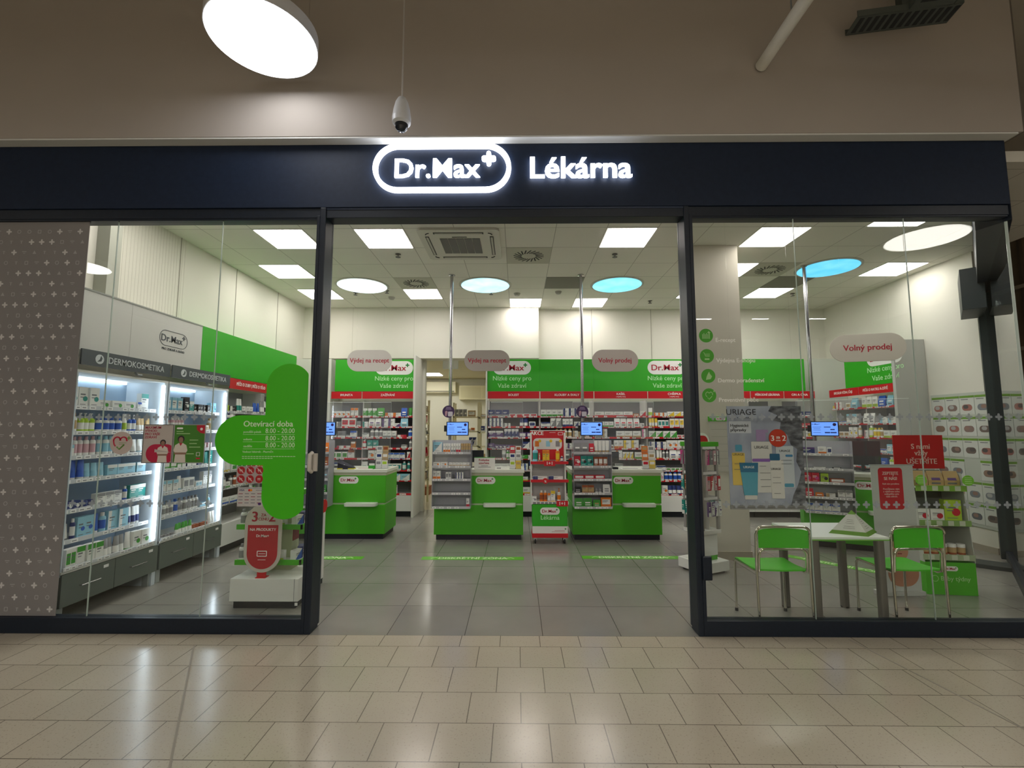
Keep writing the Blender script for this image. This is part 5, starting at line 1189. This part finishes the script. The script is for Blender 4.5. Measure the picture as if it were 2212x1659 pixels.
# ------------------------------------------------------------------ right side: baby display, banner, red sign, catalogue
t = thing('baby_goods_display', 'green and white shelf display reading Baby týdny behind the right window', 'display stand', (3.935, 4.70, 0), radians(-7))
b = MB(); b.box(0, .44, 0, .36, 0, .30, GREEN_C); b.build('green_base', t, bevel=.003)
b = MB(); logo(b, .22, .245, .125, -.0005, th=.002); b.text('Baby týdny', .058, .255, -.001, .15, M('#a8d492', .5), bold=.01); ring(b, circle(.03, .08, .15, 18), circle(.026, .08, .15, 18), -.0012, -.0004, M('#a8d492', .5)); b.build('logo', t)
for x in (0, .435):
    b = MB(); b.add([(x, 0, .30), (x + .005, 0, .30), (x + .005, .36, .30), (x, .36, .30), (x, .08, 1.14), (x + .005, .08, 1.14), (x + .005, .36, 1.14), (x, .36, 1.14)], [(0, 3, 2, 1), (4, 5, 6, 7), (0, 1, 5, 4), (1, 2, 6, 5), (2, 3, 7, 6), (3, 0, 4, 7)], M('#b9bdb4', .5)); b.build('side_panel', t)
b = MB(); b.box(.005, .435, .35, .36, .30, 1.15, M('#6f7268', .6)); b.build('back_panel', t)
for z, y0, m in ((.36, .01, M('#9fae8e', .5)), (.68, .02, M('#7fa45a', .5)), (1.01, .04, M('#7fae3f', .5))):
    b = MB(); b.box(.005, .435, y0, .35, z - .012, z, WHITE2); s = b.build('shelf', t)
    b = MB(); b.box(-.004, .444, y0 - .008, y0, z - .04, z + .015, m)
    for q in range(4): b.box(.04 + q * .1, .09 + q * .1, y0 - .01, y0 - .008, z - .035, z + .01, M('#c5cdb8', .5))
    b.build('green_edge', s)
XBD = T(3.935, 4.70, 0) @ RZ(radians(-7))
for x in (.02, .43):
    b = MB(); b.prism(circle(.05, x, 1.08, 22), -.012, -.008, M('#7fc83a', .5))
    for q in range(4): b.box(x - .03, x + .03, -.0135, -.012, 1.05 + q * .018, 1.055 + q * .018, M('#c8e8a8', .5))
    b.build('round_wobbler', t)
for i in range(3):
    put('pouch', .135, .15, .06, 'tan', 'purple', 0, XBD @ T(.075 + i * .143, .09, 1.01), 'tan baby cereal bag with purple print on the top shelf of the baby display')
for i in range(2):
    put('box', .12, .11, .05, 'white', 'red', 3, XBD @ T(.07 + i * .13, .08, .68), 'white box with red dot on the middle shelf of the baby display')
put('box', .15, .20, .06, 'lime', 'red', 3, XBD @ T(.34, .08, .68), 'tall green box with red dot on the middle shelf of the baby display')
for i in range(5): put('jar', .07, .10, .07, 'brown', 'tan', 0, XBD @ T(.07 + i * .08, .06, .36), 'brown glass food jar on the lowest shelf of the baby display')
t = thing('roll_up_banner', 'tall white banner with red field reading ZEPTEJTE SE NÁS behind the right chair', 'banner', (3.44, 4.66, 0), radians(2))
b = MB(); b.box(0, .44, -.03, .06, 0, .04, M('#b9bab6', .5)); b.build('foot', t, bevel=.003)
b = MB(); b.box(0.01, .43, 0, .004, .04, 1.22, M('#bfc2bf', .5)); b.build('sheet', t)
b = MB(); b.box(.0, .44, -.004, .008, 1.22, 1.232, M('#a9acaa', .4)); b.build('top_rail', t)
b = MB(); b.prism(stadium(.24, .40, 5, .20, 1.00, .03), -.0015, 0, M('#c01f2c', .5)); b.build('red_field', t)
b = MB(); LT = M('#e3cfc9', .5)
b.text('ZEPTEJTE', .042, .20, -.002, 1.145, LT, bold=.02, sx=.92); b.text('SE NÁS!', .042, .20, -.002, 1.095, LT, bold=.02, sx=.92); b.text('Rádi vám poradíme.', .021, .20, -.002, 1.045, LT)
b.text('Pomůžeme vám\ns výběrem toho\nnejlepšího pro\nvaše zdraví.', .025, .20, -.002, .96, LT); b.build('lettering', t)
b = MB(); SK = M('#c08a6e', .7); SK2 = M('#b07a60', .7); yy = -.002
b.prism(stadium(.17, .24, 10, .235, .44), yy, 0, SK); b.prism([(x, max(z, .50)) for x, z in stadium(.175, .20, 10, .232, .50)], yy - .001, yy, M('#4a2a20', .8)); b.prism(stadium(.30, .24, 10, .26, .20), yy - .0005, 0, SK2)
b.box(.19, .21, yy - .0015, yy, .455, .46, INK); b.box(.255, .275, yy - .0015, yy, .455, .46, INK); b.prism(stadium(.045, .012, 4, .235, .385), yy - .0015, yy, M('#8a3c34', .6)); b.prism(stadium(.02, .03, 4, .235, .42), yy - .0015, yy, SK2)
b.build('child_picture', t)
t = thing('red_message_board', 'red board reading S námi vždy UŠETŘÍTE above the baby display', 'sign', (4.10, 5.18, 0))
b = MB(); b.box(0, .535, 0, .012, 1.15, 1.51, M('#b81a1c', .5)); b.build('board', t)
b = MB(); 
for s_, z, q in (('S námi', 1.385, .078), ('vždy', 1.315, .078), ('UŠETŘÍTE', 1.225, .078)): b.text(s_, q, .29, -.001, z, M('#dcb9b0', .5), bold=.02)
b.build('lettering', t)
b = MB(); b.tube([(.26, .03, 0), (.26, .03, 1.45)], .012, GREYM, 8); b.build('pole', t); b = MB(); b.box(.1, .42, -.02, .22, 0, .012, GREYM); b.build('foot', t)
# picture catalogue on the right wall
t = thing('picture_catalogue', 'grid of small product picture cards on the right wall', 'picture board', (6.05, 6.86, 0), -pi / 2)
b = MB(); b.box(-.02, .86, -.012, 0, .30, 2.06, M('#b8bdb4', .5)); b.build('board', t)
rn = random.Random(12)
for r in range(6):
    for q in range(4):
        x0 = .0 + q * .212; z1 = 2.02 - r * .285
        if r == 3 and q == 2: continue
        b = MB(); b.box(x0, x0 + .2, -.016, -.012, z1 - .255, z1 - .03, M('#c9ccc6', .5)); b.box(x0, x0 + .2, -.017, -.012, z1 - .028, z1, M('#6f9a3a', .5)); b.box(x0 + .02, x0 + .12, -.0165, -.016, z1 - .055, z1 - .045, INKG)
        hs = rn.choice(('#6d5f5a', '#85706a', '#63666c', '#a06a62', '#8c7464', '#7a8086'))
        b.prism(stadium(.14, .085, 6, x0 + .10, z1 - .16), -.0175, -.016, M(hs, .6)); b.prism(stadium(.07, .05, 5, x0 + .09 + rn.uniform(-.02, .03), z1 - .15), -.0185, -.0175, M(rn.choice(('#b0a49c', '#8f7368', '#a8a8a6', '#54504f')), .6)); b.build('picture_card', t)
t = thing('panel_stand', 'dark floor plate with narrow green panel near the right glass corner', 'display stand', (5.36, 5.66, 0), radians(-40))
b = MB(); b.box(-.30, .30, -.14, .14, 0, .045, M('#2d3434', .5)); b.build('base_plate', t, bevel=.004)
b = MB(); b.box(-.27, -.17, -.015, .015, .045, .62, M('#255f36', .5)); b.build('green_panel', t)

# ------------------------------------------------------------------ table, flyer and chairs
t = thing('small_table', 'white table with green edge and grey legs behind the right window', 'table', (2.35, 3.865, 0))
b = MB(); b.box(0, .62, 0, .58, .696, .718, M('#dfe6de', .35)); b.build('tabletop', t, bevel=.002)
b = MB(); b.box(-.002, .622, -.002, .582, .690, .7, M('#6fae45', .5)); b.build('green_edge', t)
for x, y in ((.05, .05), (.57, .05), (.05, .50), (.57, .50)):
    b = MB(); b.prism(stadium(.062, .062, 4, 0, 0, .02), 0, .69, M('#76726c', .45, .5)); b.v = [Vector((v.x + x, -v.z + y, v.y)) for v in b.v]; b.lathe([(.034, 0), (.034, .012)], M('#262626', .6), 12, (x, y, 0)); b.build('leg', t)
t = thing('pyramid_flyer', 'white and green pyramid shaped flyer standing on the table', 'leaflet', (2.80, 4.03, .718), radians(5))
b = MB(); a_ = .215
base = [(-a_, -.0), (0, -.155), (a_, -.0), (0, .155)]; top = (0, 0, .185)
vs = [(x, y, 0) for x, y in base] + [top]
b.add(vs, [(0, 1, 4), (1, 2, 4), (2, 3, 4), (3, 0, 4), (3, 2, 1, 0)], M('#c9cbc2', .5)); b.build('card', t)
b = MB()
def tri(pA, pB, f0, f1, m, o=.0008):
    A, B, Cc = Vector((*pA, 0)), Vector((*pB, 0)), Vector(top); n = (B - A).cross(Cc - A).normalized() * o
    q = [A.lerp(Cc, f0) + n, B.lerp(Cc, f0) + n, B.lerp(Cc, f1) + n, A.lerp(Cc, f1) + n]; b.add(q, [(0, 1, 2, 3)], m)
for pa, pb in ((base[0], base[1]), (base[1], base[2])):
    tri(pa, pb, .0, .15, M('#5f8c2c', .5)); tri(pa, pb, .82, .99, M('#6fa03a', .5))
    A, B = Vector((*pa, 0)), Vector((*pb, 0))
    for f in (.25, .32, .45, .52, .59):
        P, Q = A.lerp(Vector(top), f), B.lerp(Vector(top), f); n = (B - A).cross(Vector(top) - A).normalized() * .001; p0, p1 = P.lerp(Q, .3) + n, P.lerp(Q, .7) + n; u_ = (Vector(top) - (A + B) / 2).normalized() * .003
        b.add([p0, p1, p1 + u_, p0 + u_], [(0, 1, 2, 3)], M('#74736c', .6))
b.build('print', t)
CHG = M('#43b81c', .35)
def chair(label, x, y, rz):
    t = thing('cafe_chair', label, 'chair', (x, y, 0), rz, None)
    w, d, hs, hb, r = .42, .41, .445, .80, .0105
    # rear legs run up into the back loop; the sitter faces +y
    def arc(c, r0, a0, a1, ax, n=5):
        return [tuple(Vector(c) + r0 * (Vector(ax[0]) * cos(a0 + (a1 - a0) * i / n) + Vector(ax[1]) * sin(a0 + (a1 - a0) * i / n))) for i in range(n + 1)]
    X_, Z_ = (1, 0, 0), (0, 0, 1)
    b = MB()
    path = [(-w / 2, .0, 0), (-w / 2, .01, hs), (-w / 2, 0, hb - .06)] + arc((-w / 2 + .05, -.012, hb - .05), .05, pi, pi / 2, (X_, Z_)) + arc((w / 2 - .05, -.012, hb - .05), .05, pi / 2, 0, (X_, Z_)) + [(w / 2, 0, hb - .06), (w / 2, .01, hs), (w / 2, .0, 0)]
    b.tube(path, r, CHROME, 10); b.build('back_frame', t, smooth=True)
    b = MB()     # front legs, seat rails and the lower loop behind the back
    wi = w / 2 - .022
    path = [(-w / 2, d, 0), (-w / 2, d - .005, hs - .03), (-w / 2, d - .03, hs)] + [(-wi, .05, hs - .012), (-wi, .018, hs + .0)] + [(-wi, .008, hb - .235)] + arc((-wi + .05, .004, hb - .225), .05, pi, pi / 2, (X_, Z_)) + arc((wi - .05, .004, hb - .225), .05, pi / 2, 0, (X_, Z_)) + [(wi, .008, hb - .235), (wi, .018, hs), (wi, .05, hs - .012), (w / 2, d - .03, hs), (w / 2, d - .005, hs - .03), (w / 2, d, 0)]
    b.tube(path, r * .95, CHROME, 10); b.build('front_frame', t, smooth=True)
    b = MB(); n = 10; vs = []
    for yy in (-.013, -.005):
        for k in range(n + 1):
            xx = -w / 2 + .014 + (w - .028) * k / n; dy = -.03 * (1 - (2 * k / n - 1) ** 2) * -1
            vs += [(xx, yy + dy * .6, hb - .165), (xx, yy + dy, hb - .018 - .012 * abs(2 * k / n - 1) ** 6)]
    m = 2 * (n + 1); fs = []
    for k in range(n): fs += [(2 * k, 2 * k + 2, 2 * k + 3, 2 * k + 1), (m + 2 * k, m + 2 * k + 1, m + 2 * k + 3, m + 2 * k + 2), (2 * k + 1, 2 * k + 3, m + 2 * k + 3, m + 2 * k + 1), (2 * k, m + 2 * k, m + 2 * k + 2, 2 * k + 2)]
    fs += [(0, 1, m + 1, m), (2 * n, m + 2 * n, m + 2 * n + 1, 2 * n + 1)]
    b.add(vs, fs, CHG); b.build('backrest', t, smooth=True)
    b = MB(); n = 8; vs = []
    for j in range(n + 1):
        yy = .02 + (d - .01) * j / n; zz = hs + .006 - .012 * sin(pi * j / n) + (-.012 if j == n else 0)
        ww = w / 2 - .008
        for dz in (0, .012): vs += [(-ww, yy, zz + dz), (0, yy, zz + dz - .006), (ww, yy, zz + dz)]
    fs = []
    for j in range(n):
        a, c = 6 * j, 6 * (j + 1)
        fs += [(a, c, c + 1, a + 1), (a + 1, c + 1, c + 2, a + 2), (a + 3, a + 4, c + 4, c + 3), (a + 4, a + 5, c + 5, c + 4), (a, a + 3, c + 3, c), (a + 2, c + 2, c + 5, a + 5)]
    fs += [(0, 1, 4, 3), (1, 2, 5, 4), (6 * n, 6 * n + 3, 6 * n + 4, 6 * n + 1), (6 * n + 1, 6 * n + 4, 6 * n + 5, 6 * n + 2)]
    b.add(vs, fs, CHG); b.build('seat', t, smooth=True)
    for x_, y_ in ((-w / 2, 0), (w / 2, 0), (-w / 2, d), (w / 2, d)):
        b = MB(); b.lathe([(.0135, 0), (.0135, .025)], M('#26262a', .6), 10, (x_, y_, 0)); b.build('leg_cap', t)
chair('green chair with chrome tube frame left of the small table', 2.12, 3.86, radians(-1))
chair('green chair with chrome tube frame right of the small table', 3.20, 3.875, radians(1))

# ------------------------------------------------------------------ storeroom seen through the back doorway
t = thing('split_air_conditioner', 'white wall air conditioner on the storeroom back wall', 'air conditioner', (-2.92, 14.39, 2.66))
b = MB(); b.box(0, 1.05, -.22, 0, 0, .34, M('#e9e4cc', .5)); b.build('casing', t, bevel=.02); b = MB(); b.box(.04, 1.01, -.225, -.22, .02, .06, M('#8d8a78', .5)); b.build('outlet', t)
t = thing('wall_cupboard', 'pale wall cupboard high on the storeroom back wall', 'cupboard', (-1.75, 14.38, 2.45))
b = MB(); b.box(0, 1.4, -.3, 0, 0, .42, M('#d6d0ae', .6)); b.build('body', t); b = MB(); b.box(.05, .66, -.306, -.3, .05, .37, M('#cdc7a4', .6)); b.build('door', t); b = MB(); b.box(.70, 1.35, -.306, -.3, .05, .37, M('#cdc7a4', .6)); b.build('door', t)
x0, z0 = P2(957, 797, 9.6); x1, z1 = P2(990, 773, 9.6)
t = thing('exit_light_box', 'white light box hanging just inside the storeroom doorway', 'light box', (x0, 9.6, z0))
b = MB(); b.box(0, x1 - x0, -.03, .03, 0, z1 - z0, M('#f4f7f8', .5)); b.build('casing', t); b = MB(); b.box(.0, x1 - x0, -.033, -.03, (z1 - z0) * .78, (z1 - z0) * .82, INKG); b.build('joint', t)
def store_shelf(label, x, y, rz, w, d, zs, top, seed, pal, m=M('#d8d2b4', .6)):
    t = thing('storage_rack', label, 'storage rack', (x, y, 0), rz)
    for a in (0, w - .04):
        for c in (0, d - .04):
            b = MB(); b.box(a, a + .04, c, c + .04, 0, top, m); b.build('upright', t)
    for z in zs:
        b = MB(); b.box(0, w, 0, d, z - .03, z, m); b.build('shelf', t)
    rnd = random.Random(seed)
    for i, z in enumerate(zs):
        fill(T(x, y, 0) @ RZ(rz), .05, w - .05, z, '%s shelf, %s' % (ORD[i], label.replace('storage ', '').replace(' seen', '').replace('right half of the ', '').replace(' of the storeroom','')), rnd, ['box'], pal[i % len(pal)], .2, .95, sizes=lambda k, w, h: (w * 1.3, h * 1.5), facing=(1, 3), check=True, bname='storage_box')
store_shelf('storage rack seen through the right half of the storeroom doorway', -1.50, 10.9, 0, .62, .4, [1.86, 1.52, 1.18, .88, .60, .32], 2.18, 41, [[('tan', W_), ('grey', W_)], [('red', W_), ('orange', W_)], [('navy', W_), ('tan', W_)], [('tan', 'grey')]])
store_shelf('storage rack seen beside the right door jamb of the storeroom', -.86, 10.5, 0, .70, .4, [1.83, 1.50, 1.18, .88, .60, .32], 2.18, 42, [[('tan', W_), (W_, 'grey')], [('navy', W_)], [('grey', 'teal'), ('black', 'grey')], [('tan', 'yellow')], [('brown', W_)]])
store_shelf('storage rack seen at the left door jamb of the storeroom', -1.93, 9.55, pi / 2 + 0.0, .80, .38, [1.93, 1.70, 1.46, 1.22, .98, .74, .5], 2.2, 43, [[('tan', W_), ('grey', W_)], [('red', W_), ('brown', W_)], [('black', 'grey'), ('tan', W_)]])
b = MB(); b.box(0, .22, 0, .35, 0, .20, M('#8a5230', .8)); b.box(.0, .22, .16, .18, .2, .2008, M('#b08a5a', .6)); o = b.build('cardboard_box'); o.location = (-2.32, 11.3, 0); tag(o, 'brown cardboard box on the storeroom floor', 'box')
